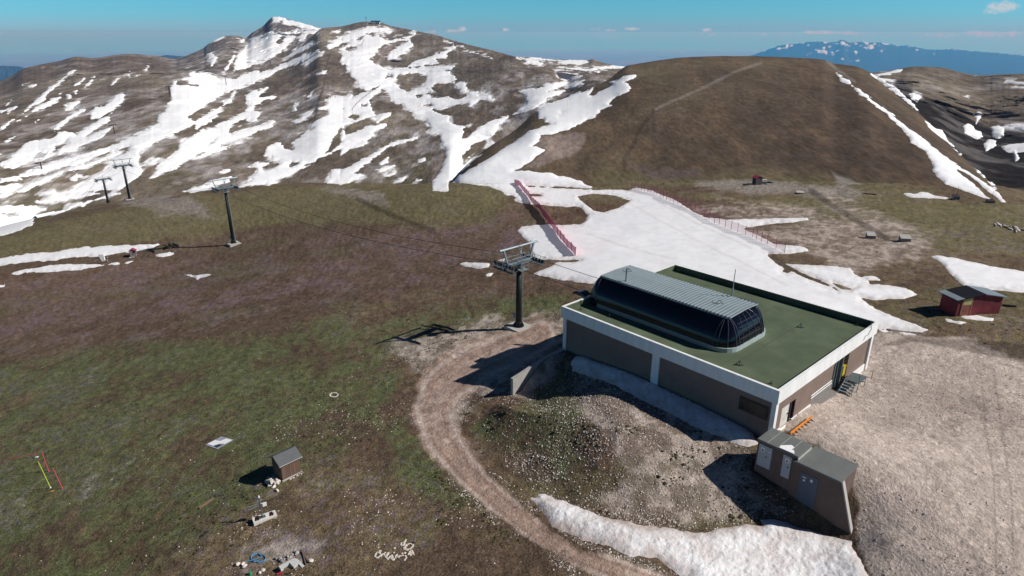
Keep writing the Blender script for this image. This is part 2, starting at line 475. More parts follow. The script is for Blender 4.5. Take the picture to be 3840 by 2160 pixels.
for s, t, z in ((27.6, 1.5, -.4), (27.6, 12, -.6), (27.6, 22, -1.0), (32, 22, -.8), (26, 25, -.9), (13, 26, -1.0), (2, 27, -1.8), (-1, 12, -3.6), (-1, 1, -3.7), (-8, 4, -4.9),
                (-8, 16, -4.6), (32, 8, -.3), (38, 12, -.3), (29, 1.0, .1), (33, 1.4, .5), (36.5, 1.0, -.3), (40, 2, -.5), (29, -5, -2.4), (33, -5.5, -3.4), (36.5, -5, -3.7), (37.8, -2.0, -1.7), (39, -4, -2.0), (41, -8, -2.5), (38.2, -6, -2.9), (42.5, -4, -1.6), (40, -1, -1.2), (46, 2, -.9),
                (0, -8, -4.4), (13, -8, -3.6), (22, -5, -2.4), (13, 12, -1.6)):
    p = bf(s, t)
    cp(p[0], p[1], z)
for x, y, z in ((1, 90.4, -6.4), (-77, 176.1, -19.9), (-150, 256, -26.4), (-177, 286, -36.5), (-22.5, 55.5, -7.4), (-46.5, 47, -11.6), (-75, 85, -16.4), (-136, 167, -24.5),
                (-6.9, 68.5, -5.9), (-3.9, 53.8, -4.9), (4, 43.8, -4.0), (10.6, 38.8, -3.6), (27, 36, -2.6), (35, 35, -.8), (31, 37.5, -1.7), (42, 42, -.6), (50, 60, -.2), (56, 79, 0), (73, 88, 0), (45, 90, -.6),
                (-20, 40, -6.8), (-8, 38, -5.2), (-40, 70, -10.5), (-30, 100, -10.6), (-50, 130, -14.8),
                (5, 118, -4.8), (14, 109, -3.6), (30, 115, -2.4), (3, 150, -7.0), (20, 150, -4.8), (3, 195, -8.2), (34, 188, -6.0), (49, 111, -1.3), (64, 172, -2.6), (114, 145, -.6), (80, 130, -.8), (20, 195, -8.0),
                (100, 110, .3), (45, 205, -6.0), (90, 190, -3.5), (130, 170, -3.0), (150, 200, -14),
                (-60, 232, -16.2), (-35, 215, -12.6), (-100, 255, -21.0), (-187, 234, -31.6), (-230, 180, -37), (-120, 100, -24), (-120, 50, -22),
                (-80, 295, -29), (-40, 265, -23), (5, 238, -14.5), (-20, 208, -9.6), (-12, 222, -12.2), (-8, 180, -7.6), (-120, 315, -38), (-60, 340, -46), (10, 290, -30), (-200, 320, -52), (-260, 250, -58), (60, 250, -14), (110, 240, -12), (-300, 150, -55), (170, 150, -16)):
    cp(x, y, z)
_cp = np.array(_cp)
_c = _cp[:, :2] / 100.0


def _phi(d2):
    return 0.5 * d2 * np.log(d2 + 1e-12)


def _tps_fit(c, z, lam=2e-4):
    n = len(c)
    d2 = ((c[:, None] - c[None]) ** 2).sum(-1)
    M_ = np.zeros((n + 3, n + 3))
    M_[:n, :n] = _phi(d2) + lam * np.eye(n)
    M_[:n, n] = 1
    M_[:n, n + 1:] = c
    M_[n:, :n] = M_[:n, n:].T
    return np.linalg.solve(M_, np.concatenate([z, np.zeros(3)]))


_w = _tps_fit(_c, _cp[:, 2])
MOUND = P('N', '1985,1512 1860,1500 1775,1560 1800,1640 1900,1750 2000,1850 2120,1940 2300,1985 2500,1990 2700,1975 2850,1950 2990,1930 3150,1960')
_ml = np.array([at_height(u, v, -4.4 + 1.0 * max(0, min(1, (u - 2000) / 1100)))[:2] for u, v in MOUND])
_ml = np.vstack([bf(0.3, -7.6)[None], _ml])
MPOLY = np.vstack([_ml, bf(34, -4.3)[None], bf(27, -3.8)[None], bf(27, .2)[None], bf(0.3, .2)[None]])


def seg_dist(x, y, line):
    d2 = np.full(np.shape(x), 1e9)
    for (ax, ay), (bx, by) in zip(line[:-1], line[1:]):
        dx, dy = bx - ax, by - ay
        t = np.clip(((x - ax) * dx + (y - ay) * dy) / (dx * dx + dy * dy + 1e-9), 0, 1)
        d2 = np.minimum(d2, (x - ax - t * dx) ** 2 + (y - ay - t * dy) ** 2)
    return np.sqrt(d2)


def inside(x, y, poly):
    ins = np.zeros(np.shape(x), bool)
    n = len(poly)
    for a in range(n):
        (ax, ay), (bx, by) = poly[a], poly[(a + 1) % n]
        if ay != by:
            ins ^= ((ay > y) != (by > y)) & (x < (bx - ax) * (y - ay) / (by - ay) + ax)
    return ins


ROAD = np.array([(1360, 840, 40), (1200, 905, 60), (1115, 975, 62), (1090, 1035, 54), (1112, 1110, 46), (1175, 1190, 38), (1255, 1262, 36), (1350, 1340, 34), (1450, 1398, 30), (1570, 1440, 34), (1720, 1500, 50)], float) * (3840 / 2576.)


def z_smooth(x, y):
    x, y = np.asarray(x, float), np.asarray(y, float)
    sh = x.shape
    X, Y = x.ravel() / 100, y.ravel() / 100
    out = np.empty(X.shape)
    n = len(_c)
    for i in range(0, len(X), 60000):
        a, b = X[i:i + 60000], Y[i:i + 60000]
        d2 = (a[:, None] - _c[None, :, 0]) ** 2 + (b[:, None] - _c[None, :, 1]) ** 2
        out[i:i + 60000] = _phi(d2) @ _w[:n] + _w[n] + _w[n + 1] * a + _w[n + 2] * b
    return out.reshape(sh)


def z_ground(x, y):
    x, y = np.asarray(x, float), np.asarray(y, float)
    z = z_smooth(x, y)
    near = (np.abs(x - 14) < 26) & (np.abs(y - 55) < 26)
    if near.any():
        xs, ys = x[near], y[near]
        ins = inside(xs, ys, MPOLY)
        d = seg_dist(xs, ys, _ml)
        s = (xs - A2[0]) * E2[0] + (ys - A2[1]) * E2[1]
        top = np.interp(s, [0, 6, 13, 20, 26, 34], [-1.15, -.8, -.7, -.75, -.9, -2.2])
        q = np.clip(d / np.interp(s, [0, 2.5, 8], [4.6, 8.5, 12]), 0, 1)
        zz = z[near]
        m = zz + (np.maximum(top, zz) - zz) * sstep(q, 0, .95)
        z[near] = np.where(ins, m, zz)
    return z


def relief(x, y, dist):
    """small tussocks and hollows of the turf"""
    k = np.clip(dist / 60, .6, 3)
    return .35 * fbm(x, y, .06, 3, 3) + .16 * fbm(x, y, .35, 3, 11) + .05 * k * fbm(x, y, 1.4, 2, 23)


def hit(u, v, rmax=420.0):
    """first meeting of the ray through a photo pixel with the near ground"""
    r = rays(u, v)
    h = math.hypot(r[0], r[1])
    t = np.arange(22.0, rmax, .12) / h
    x, y, z = r[0] * t, r[1] * t, CZ + r[2] * t
    g = z_ground(x, y) + relief(x, y, t * h)
    b = np.nonzero(z <= g)[0]
    i = b[0] if len(b) else len(t) - 1
    return np.array([x[i], y[i], g[i]])


def hitp(poly):
    return np.array([hit(u, v) for u, v in poly])


# ------------------------------------------------------------------ mesh helpers
def mesh_np(name, V, F, smooth=True):
    me = bpy.data.meshes.new(name)
    V = np.ascontiguousarray(V, np.float32)
    F = np.ascontiguousarray(F, np.int32)
    k = F.shape[1]
    me.vertices.add(len(V))
    me.vertices.foreach_set('co', V.ravel())
    me.loops.add(F.size)
    me.loops.foreach_set('vertex_index', F.ravel())
    me.polygons.add(len(F))
    me.polygons.foreach_set('loop_start', np.arange(0, F.size, k, dtype=np.int32))
    me.polygons.foreach_set('use_smooth', np.full(len(F), smooth))
    me.update(calc_edges=True)
    return me


def set_attr(me, name, val):
    val = np.asarray(val, np.float32)
    if val.ndim == 2:
        a = me.attributes.new(name, 'FLOAT_COLOR', 'POINT')
        c = np.ones((len(val), 4), np.float32)
        c[:, :3] = val
        a.data.foreach_set('color', c.ravel())
    else:
        a = me.attributes.new(name, 'FLOAT', 'POINT')
        a.data.foreach_set('value', val)


def grid_faces(n, m):
    i = np.arange((n - 1) * (m - 1))
    a = (i // (m - 1)) * m + i % (m - 1)
    return np.stack([a, a + 1, a + m + 1, a + m], 1)


def obj_of(me, name, mat, parent=None):
    o = bpy.data.objects.new(name, me)
    if mat is not None and not me.materials:
        me.materials.append(mat)
    COL.objects.link(o)
    if parent is not None:
        o.parent = parent
    return o


def kind(o, k):
    o['kind'] = k
    return o


# ------------------------------------------------------------------ what the ground is made of (albedo at every vertex)
def field(*specs):
    F = blank()
    for t, s in specs:
        sdf_into(F, P(t, s))
    return F


F_GREEN = field(('FV', '-200,940 150,900 300,860 600,850 850,800 950,860 1000,960 960,1080 800,1150 640,1250 520,1330 420,1420 200,1500 -200,1520'), ('FV', '820,850 1000,800 1300,745 1420,745 1410,790 1200,815 1010,870 900,920'),
                ('FV', '1190,1080 1300,1020 1420,940 1480,960 1460,1060 1490,1150 1420,1200 1300,1160'), ('FV', '1280,1225 1120,1200 1060,1120 1000,1040 960,1100 1040,1220 1150,1280'))
F_RED = field(('FV', '-200,700 0,670 400,630 900,560 1270,520 1430,560 1480,640 1420,730 1250,735 1000,760 760,775 400,830 -200,880'))
F_OLIVE = field(('FV', '-200,640 120,560 250,530 460,495 600,478 900,462 1290,458 1270,520 1230,560 1100,575 900,565 700,570 520,600 400,605 200,640 -200,700'),
                ('FV', '1600,478 1900,495 2200,490 2300,500 2800,520 2800,640 2560,640 2350,620 2200,565 2060,545 1900,520 1700,500'), ('FV', '1480,440 1700,440 2000,450 2300,470 2420,500 2300,500 1900,470 1600,475 1500,470'))
F_PURPLE = field(('FV', '-200,760 0,720 500,660 900,600 1290,560 1290,640 1150,680 1000,730 700,800 500,850 -200,900'), ('FV', '1590,420 1750,425 1770,445 1650,455'), ('FV', '640,1250 900,1320 800,1380 620,1330'))
F_GRAVEL = field(('FV', '2165,850 2200,836 2260,832 2420,860 2640,930 2900,1000 2900,1600 2180,1600 2180,1449 2150,1340 2140,1230 2050,1120 1960,1085 1950,1060 2100,980'))
F_STONY = field(('FV', '1440,905 1560,960 1700,1010 1890,1115 1900,1190 1990,1290 1900,1312 1700,1335 1520,1325 1500,1250 1560,1190 1500,1100 1450,1000'), ('FV', '1100,960 1150,900 1230,850 1310,815 1420,790 1420,880 1330,1000 1200,1000 1150,1060 1100,1030'),
                ('FV', '1890,578 2010,572 2100,560 2230,600 2260,650 2150,680 2000,612'), ('FV', '1740,530 1810,510 1960,525 2050,550 1900,552 1800,550'), ('FV', '2070,490 2190,530 2330,600 2300,640 2150,560'),
                ('FV', '1000,870 1120,840 1250,800 1280,830 1150,870 1060,930'))
F_PALE = field(('FV', '1735,453 1900,452 2160,482 2140,490 1900,478 1770,476'), ('FV', '300,512 400,492 470,497 560,560 500,545 380,520'), ('FV', '820,472 950,482 970,510 880,495'), ('FV', '2090,430 2160,460 2110,470'))
F_ROCK = field(('FV', '350,250 420,222 450,300 400,375 335,385 295,340'), ('FV', '620,290 760,225 790,290 700,330 640,330'), ('FV', '830,450 960,330 1020,330 1110,350 1110,400 1000,455'), ('FV', '440,450 520,330 640,350 610,460'), ('FV', '690,330 760,240 800,260 740,380'),
               ('FV', '430,150 500,130 620,80 690,45 800,80 720,120 640,230 560,260 430,270'), ('FV', '1290,170 1400,200 1440,240 1390,300 1280,310 1170,260'), ('FV', '0,330 240,240 330,230 300,330 200,420 0,440'), ('FV', '1400,215 1500,190 1560,240 1450,270'), ('FV', '930,230 1000,220 1000,270 920,280'))
F_SCREE = field(('T1', '1490,1030 1840,1000 1850,1060 1780,1150 1650,1200 1480,1260 1330,1290 1450,1210 1560,1130 1450,1100'), ('T1', '660,1370 700,1250 760,1120 785,1180 740,1310 690,1376'), ('T1', '265,405 290,360 370,325 470,305 500,312 420,350 355,405 300,420'))
F_GULLY = field(('FV', '2262,208 2310,252 2367,262 2417,283 2475,318 2576,340 2800,345 2800,560 2540,520 2480,470 2400,395 2310,330 2240,250'))
F_DIRT = field(('T5', '650,487 690,485 800,562 900,616 1050,676 1190,738 1170,748 1020,684 880,622 760,568 700,530'), ('T5', '1400,1180 1700,1080 2000,1120 2576,1160 2700,1300 2300,1230 1800,1150'), ('T5', '1500,1000 1850,1030 1800,1080 1500,1060'))
# worn vehicle tracks: soft lines
F_TRACK = blank()


def track(F, pts, w):
    q = np.array(pts, float) * (3840 / 2576.)
    lo, hi = q.min(0) - 40, q.max(0) + 40
    i0, i1 = max(0, int((lo[0] - U0) / STEP)), min(NU, int((hi[0] - U0) / STEP) + 2)
    j0, j1 = max(0, int((lo[1] - V0) / STEP)), min(NV, int((hi[1] - V0) / STEP) + 2)
    F[j0:j1, i0:i1] = np.maximum(F[j0:j1, i0:i1], w - seg_dist(GU[j0:j1, i0:i1], GV[j0:j1, i0:i1], q))


F_LANE = blank()
track(F_LANE, [(1915, 158), (1850, 180), (1760, 225), (1690, 255), (1660, 268), (1650, 275)], 5)
track(F_TRACK, [(1655, 268), (1640, 285), (1610, 325), (1590, 370), (1570, 400), (1572, 425)], 7)
track(F_TRACK, [(1690, 350), (1640, 325), (1600, 335)], 4)
track(F_TRACK, [(832, 130), (820, 170), (815, 215), (800, 260), (792, 300)], 3)
track(F_TRACK, [(2040, 480), (2100, 520), (2180, 570), (2230, 600)], 9)
track(F_TRACK, [(900, 500), (960, 530), (1010, 550), (1090, 580)], 8)
track(F_LANE, [(2080, 152), (2110, 178), (2150, 205)], 5)
track(F_LANE, [(1185, 140), (1140, 125), (1110, 118)], 4)
F_RUT = blank()
track(F_RUT, [(2470, 960), (2480, 1080), (2500, 1200), (2508, 1449)], 4)
track(F_RUT, [(2500, 930), (2520, 1080), (2545, 1250), (2550, 1449)], 4)

F_GROOM = blank()
track(F_GROOM, [(1600, 482), (1650, 505), (1700, 535), (1760, 568), (1830, 600), (1890, 625)], 3)
track(F_GROOM, [(1560, 500), (1640, 545), (1740, 600), (1840, 650), (1980, 720)], 2)
track(F_GROOM, [(1480, 590), (1560, 620), (1700, 655)], 2)
C_BROWN = np.array([.106, .073, .049]); C_BROWN2 = np.array([.150, .112, .066]); C_GREEN = np.array([.088, .104, .043]); C_OLIVE = np.array([.140, .120, .060])
C_PURPLE = np.array([.135, .095, .108]); C_GRAVEL = np.array([.51, .425, .37]); C_ROAD = np.array([.40, .285, .23]); C_ROCK = np.array([.27, .245, .235])
C_SCREE = np.array([.27, .215, .19]); C_PALE = np.array([.30, .265, .245]); C_DARK = np.array([.030, .022, .018]); C_RED = np.array([.10, .045, .032])


def mixv(c, w, d):
    return c + (d - c) * w[:, None]


def ground_albedo(x, y, u, v, dist):
    """near ground"""
    k = np.clip(dist / 70, 1, 4)
    n1, n2, n3 = fbm(x, y, .045, 4, 31), fbm(x, y, .22, 4, 41), fbm(x, y, .9, 3, 51)
    jit = (14 * n1 + 9 * n2 + 5 * n3) * np.clip(120 / dist, .25, 1.6)
    c = np.tile(C_BROWN, (len(x), 1))
    c = mixv(c, sstep(n1 + .5 * n2, -.3, .5), C_BROWN2)
    c = mixv(c, .28 * sstep(fbm(x, y, .08, 3, 61) + .4 * n2, .1, .5), C_RED)
    c = mixv(c, .25 * sstep(n2 + .6 * n3, .1, .6), C_GREEN)
    c = mixv(c, .6 * sstep(sample(F_RED, u, v) + 3 * jit, -30, 35) * sstep(n1 + .7 * n2, -.5, .25), np.array([.128, .080, .064]))
    c = mixv(c, .45 * sstep(fbm(x, y * 1.6, .07, 4, 67) + .4 * n2, .08, .4), np.array([.115, .105, .05]))
    c = mixv(c, sstep(sample(F_OLIVE, u, v) + 2 * jit, -14, 22) * .85, C_OLIVE)
    c = mixv(c, sstep(sample(F_GREEN, u, v) + 3 * jit, -35, 30) * sstep(n2 + .8 * n3 + .35, -.5, .7) * .8, C_GREEN)
    c = mixv(c, sstep(sample(F_PURPLE, u, v) + 2.5 * jit, -25, 25) * sstep(n2 + n3, -.15, .6) * .4, C_PURPLE)
    c = mixv(c, .24 * sstep(fbm(x, y, 1.9, 3, 63) + .6 * n2 + .5 * n1, .3, .5) * sstep(sample(F_PURPLE, u, v) + 2 * jit, -160, 0) * np.clip(130 / dist, 0, 1), np.array([.17, .12, .22]))
    c = mixv(c, sstep(sample(F_PALE, u, v) + 3.5 * jit, -14, 16) * .65, C_PALE * .85)
    st = sstep(sample(F_STONY, u, v) + 3 * jit, -30, 26)
    c = mixv(c, st * (.28 + .5 * sstep(n3 + .5 * n2, -.15, .35)), C_GRAVEL * .85)
    g = sstep(sample(F_GRAVEL, u, v) + 2 * jit, -14, 14)
    c = mixv(c, g, C_GRAVEL * (1 + .12 * n1 - .16 * sstep(fbm(x, y, .07, 4, 245), .05, .45))[:, None])
    d = seg_dist(u, v, ROAD[:, :2])
    tpar = np.interp(v, ROAD[:, 1], ROAD[:, 2])
    rd = sstep(tpar - d + .8 * jit + 16 * n2 + 14 * n1, -14, 12)
    edge = sstep(np.abs(d - tpar * .75), 14, 0) * rd
    c = mixv(c, rd * .95, C_ROAD)
    c = mixv(c, .7 * np.clip(edge + .4 * rd * sstep(n3 + n2, .1, .5), 0, 1), C_GRAVEL * 1.1)
    c = mixv(c, .45 * rd * sstep(np.abs(d - tpar * .42), 9, 2), np.array([.27, .165, .125]))
    c = mixv(c, .5 * sstep(sample(F_DIRT, u, v) + jit, -6, 6), C_DARK)
    c = mixv(c, .55 * sstep(sample(F_TRACK, u, v) + .4 * jit, -3, 4), C_DARK)
    c = mixv(c, .35 * sstep(sample(F_RUT, u, v), -2, 3), C_DARK * 3)
    gv = np.maximum(np.maximum(g, .95 * rd), .6 * st)
    tex = (1 - .75 * gv) * (.17 * n3 + .14 * n2 + .2 * fbm(x, y, 2.6, 2, 57) * np.clip(90 / dist, 0, 1)) + gv * (.08 * n2 + .07 * n3)
    return c * ((1 + tex) * (1 + .13 * (1 - gv)))[:, None], gv


def hill_albedo(x, y, u, v, dist):
    yy_ = y * .4
    n1, n2, n3 = fbm(x, yy_, .012, 4, 71), fbm(x, yy_, .05, 4, 81), fbm(x, yy_, .22, 3, 91)
    jit = 10 * n1 + 8 * n2 + 4 * n3
    c = np.tile(np.array([.098, .070, .047]), (len(x), 1))
    c = mixv(c, sstep(n1 + .6 * n2, -.4, .5), np.array([.145, .113, .07]))
    c = mixv(c, .6 * sstep(fbm(x, y, .011, 3, 95) + .25 * n2, -.02, .35), np.array([.076, .053, .041]))
    c = mixv(c, .5 * sstep(fbm((u * .8 + v * .6) * .35, u * .6 - v * .8, .03, 4, 97), .1, .5), np.array([.15, .10, .06]))
    c = mixv(c, .7 * sstep(sample(F_OLIVE, u, v) + 2.5 * jit, -45, 20), C_OLIVE)
    c = mixv(c, .5 * sstep(sample(F_PURPLE, u, v) + jit, -12, 10), C_PURPLE)
    c = mixv(c, .75 * sstep(sample(F_SCREE, u, v) + jit, -8, 8), C_SCREE)
    c = mixv(c, .75 * sstep(sample(F_PALE, u, v) + jit, -8, 8), C_PALE)
    c = mixv(c, .38 * sstep(sample(F_TRACK, u, v) + .3 * jit, -3, 4), C_DARK)
    c = mixv(c, .34 * sstep(sample(F_LANE, u, v) + .1 * jit, -2.5, 2.5), C_PALE)
    return c * (1 + .22 * n2 + .2 * n3)[:, None], 0 * x


def mountain_albedo(x, y, u, v, dist):
    yy_ = y * .4
    n1, n2, n3 = fbm(x, yy_, .008, 4, 171), fbm(x, yy_, .03, 4, 181), fbm(x, yy_, .11, 3, 191)
    jit = 9 * n1 + 9 * n2 + 6 * n3
    c = np.tile(np.array([.138, .107, .082]), (len(x), 1))
    c = mixv(c, sstep(n1 + .5 * n2, -.3, .5), np.array([.19, .156, .116]))
    c = mixv(c, .5 * sstep(fbm(x, y, .014, 3, 199), .05, .45) * sstep(v, 300, 600), np.array([.11, .10, .055]))
    sdm = sample(SNOW_F, u, v)
    rk = sstep(sample(F_ROCK, u, v) + 2.2 * jit, -22, 16)
    c = mixv(c, .8 * rk * sstep(n3 + .6 * n2, -.35, .25), C_ROCK)
    c = mixv(c, .45 * sstep(n3 + .7 * n2, .18, .5), C_ROCK)
    c = mixv(c, .8 * sstep(sample(F_SCREE, u, v) + jit, -8, 8), C_SCREE)
    gl = sstep(sample(F_GULLY, u, v) + 2 * jit, -12, 10)
    c = mixv(c, gl * .96, C_DARK * .5)
    c = mixv(c, gl * .6 * sstep(n3 + .3 * n2, .12, .35), C_ROCK * .42)
    c = mixv(c, (1 - gl) * .75 * sstep(sdm + 26 * n3 + 16 * n2 + 9 * fbm((u * .88 - v * .47) * .3, u * .47 + v * .88, .12, 3, 14), -3, 9) * sstep(sdm, -26, -4) * np.clip((u + v * 1.3 - 500) / 700, .15, 1), np.array([.80, .80, .82]))
    c = mixv(c, .5 * sstep(sample(F_TRACK, u, v) + .2 * jit, -2.5, 3), C_DARK)
    c = mixv(c, .5 * sstep(sample(F_LANE, u, v), -2.5, 2.5), C_PALE)
    return c * (1 + .22 * n2 + .25 * n3)[:, None], rk


# ------------------------------------------------------------------ materials for the terrain
def new_mat(name, rough=.9, spec=.2):
    m = bpy.data.materials.new(name)
    m.use_nodes = True
    b = m.node_tree.nodes['Principled BSDF']
    b.inputs['Roughness'].default_value = rough
    b.inputs['Specular IOR Level'].default_value = spec
    return m, m.node_tree, b


def terrain_mat(name, s1, s2, bump, stone=0.0, k=1.0, sy=1.0):
    m, t, b = new_mat(name, .95, .1)
    at = nd(t, 'ShaderNodeAttribute', attribute_name='albedo')
    geo = nd(t, 'ShaderNodeNewGeometry')
    mp = nd(t, 'ShaderNodeMapping')
    mp.inputs['Scale'].default_value = (1, sy, 1)
    t.links.new(geo.outputs['Position'], mp.inputs[0])
    pos = mp.outputs[0]
    n1 = noise(t, pos, s1, 6, .65)
    n2 = noise(t, pos, s2, 4, .6)
    f = maprange(t, n1, .32, .68, 1 - .32 * k, 1 + .32 * k)
    f2 = maprange(t, n2, .34, .66, 1 - .42 * k, 1 + .42 * k)
    tx = math_n(t, 'MULTIPLY', f, f2)
    if stone:
        g0 = nd(t, 'ShaderNodeAttribute', attribute_name='gravel')
        tx = mix_c(t, g0.outputs['Fac'], tx, mix_c(t, .28, (1, 1, 1), tx))
    c = mix_c(t, 1.0, at.outputs['Color'], tx, 'MULTIPLY')
    if stone:
        gat = nd(t, 'ShaderNodeAttribute', attribute_name='gravel')
        vor = nd(t, 'ShaderNodeTexVoronoi')
        vor.inputs['Scale'].default_value = stone
        t.links.new(pos, vor.inputs['Vector'])
        peb = ramp(t, vor.outputs['Color'], [(0.0, .62), (.3, .93), (.75, 1.03), (1.0, 1.45)])
        c = mix_c(t, gat.outputs['Fac'], c, mix_c(t, 1.0, c, peb, 'MULTIPLY'))
    t.links.new(c, b.inputs['Base Color'])
    bp = nd(t, 'ShaderNodeBump')
    bp.inputs['Strength'].default_value = .8
    bp.inputs['Distance'].default_value = bump
    t.links.new(math_n(t, 'ADD', n1, n2), bp.inputs['Height'])
    t.links.new(bp.outputs[0], b.inputs['Normal'])
    return m


M_GROUND = terrain_mat('turf', .9, 4.5, .16, 3.2)
M_HILL = terrain_mat('hill_turf', .16, .7, .3, k=.6, sy=.4)
M_MOUNT = terrain_mat('mountain_turf', .05, .22, 1.6, k=.75, sy=.4)


def snow_mat(name, scale, bump, dirty, strength=.7):
    m, t, b = new_mat(name, .75, .25)
    geo = nd(t, 'ShaderNodeNewGeometry')
    pos = geo.outputs['Position']
    n1 = noise(t, pos, scale, 5, .6)
    n2 = noise(t, pos, scale * .13, 4, .6)
    f = ramp(t, n2, [(.3, 0), (.75, dirty)])
    f3 = math_n(t, 'ADD', math_n(t, 'MULTIPLY', f, .8), maprange(t, n1, .56, .72, 0, dirty * .8), True)
    at = nd(t, 'ShaderNodeAttribute', attribute_name='dirt')
    f4 = math_n(t, 'ADD', f3, at.outputs['Fac'], True)
    c = mix_c(t, f4, (.90, .91, .93), (.47, .38, .34))
    t.links.new(c, b.inputs['Base Color'])
    bp = nd(t, 'ShaderNodeBump')
    bp.inputs['Strength'].default_value = strength
    bp.inputs['Distance'].default_value = bump
    t.links.new(n1, bp.inputs['Height'])
    t.links.new(bp.outputs[0], b.inputs['Normal'])
    return m


M_SNOW = snow_mat('snow_near', 4.0, .035, .28, .35)
M_BANK = snow_mat('snow_bank', 5.0, .10, .7)
M_SNOWF = snow_mat('snow_far', .09, .5, .06)


def add_sheet(name, X, Y, Z, Uc, Vc, n, m, albedo, mat, snow_name, snow_mat_, cap, rough_px, label=None):
    dist = np.sqrt(X * X + Y * Y)
    Fq = grid_faces(n, m)
    me = mesh_np(name, np.stack([X, Y, Z], 1), Fq)
    al, gr = albedo(X, Y, Uc, Vc, dist)
    set_attr(me, 'albedo', np.clip(al, .004, .9))
    set_attr(me, 'gravel', np.clip(gr, 0, 1))
    o = kind(obj_of(me, name, mat), 'structure')
    # the snow lies on it as a sheet with its own thickness, thinning out to the melt edge
    sd = sample(SNOW_F, Uc, Vc)
    far = np.clip(dist / 300, 0, 1)
    wob = (1 - far) * (fbm(X, Y, 1.8, 3, 6) * 5 + fbm(X, Y, .5, 4, 7) * 8 + fbm(X, Y, .12, 3, 8) * 9) * np.clip(90 / dist, .3, 1.2) + far * (fbm(X, Y, .05, 4, 9) * rough_px * 1.5 + fbm(X, Y, .16, 3, 10) * rough_px * 1.3 + fbm(X, Y, .45, 3, 13) * rough_px * 1.2 * np.clip(420 / dist, .2, 1) + fbm((Uc * .88 - Vc * .47) * .3, Uc * .47 + Vc * .88, .085, 4, 12) * rough_px * 1.7 * np.clip((1750 - Uc) / 500, .25, 1))
    sd = sd + wob
    met = sd * dist / FPX * 1.0
    bank = sstep(sample(BANK_F, Uc, Vc), -10, 10)
    cp_ = cap * (1 + 1.7 * bank)
    th = np.where(met > 0, cp_ * (1 - np.exp(-met / (cp_ * (1.6 - .3 * bank)))), met * .5)
    th = th + bank * np.clip(met, 0, 1) * .07 * fbm(X, Y, 3.2, 2, 15)
    if name == 'ground':
        th = th - sstep(met, 0, 1.5) * .85 * (relief(X, Y, dist) - .35 * fbm(X, Y, .06, 3, 3)) + .05 * sstep(met, 0, 1) * fbm(X, Y, .22, 2, 16)
    keep = sd > -6
    fk = keep[Fq].any(1) & (sd[Fq] > -24).all(1)
    used = np.unique(Fq[fk])
    if len(used):
        ren = np.full(len(X), -1)
        ren[used] = np.arange(len(used))
        me2 = mesh_np(snow_name, np.stack([X[used], Y[used], (Z + th)[used]], 1), ren[Fq[fk]])
        edge = sstep(met[used] + .5 * fbm(X[used], Y[used], 1.3, 3, 78), .9, -.1) * .55 * (1 - far[used])
        set_attr(me2, 'dirt', np.clip(edge + .42 * sstep(sample(F_GROOM, Uc[used], Vc[used]), -4, 3) * (1 - far[used]) + bank[used] * .22 * sstep(fbm(X[used], Y[used], .25, 3, 77), -.1, .5) + (1 - far[used]) * .3 * sstep(sample(F_RUT, Uc[used], Vc[used]), -2, 2), 0, 1))
        s = kind(obj_of(me2, snow_name, snow_mat_), 'stuff')
        s['label'] = label or 'white snow patches'
        me2.materials.append(M_BANK)
        fb = (bank[Fq[fk]] > .5).all(1)
        me2.polygons.foreach_set('material_index', fb.astype(np.int32))
    return o


# near ground, from below the camera to beyond the brow of the meadow
_az = np.radians(np.concatenate([np.arange(-66, -44, .5), np.arange(-44, 44, .085), np.arange(44, 66.1, .5)]))
_rr = []
_r = 20.0
while _r < 345:
    _rr.append(_r)
    _r += max(.10, min(1.6, (_r * _r + 1500) / 36.0 * math.radians(.075)))
_rr = np.array(_rr)
RR, AZ = np.meshgrid(_rr, _az, indexing='ij')
GX, GY = (RR * np.sin(AZ)).ravel(), (RR * np.cos(AZ)).ravel()
GZ = z_ground(GX, GY) + relief(GX, GY, RR.ravel())
_u, _v = project(GX, GY, GZ)
add_sheet('ground', GX, GY, GZ, _u, _v, len(_rr), len(_az), ground_albedo, M_GROUND, 'snow_on_the_meadow', M_SNOW, .17, 4, 'melting spring snow on the meadow and ski run round the lift station')


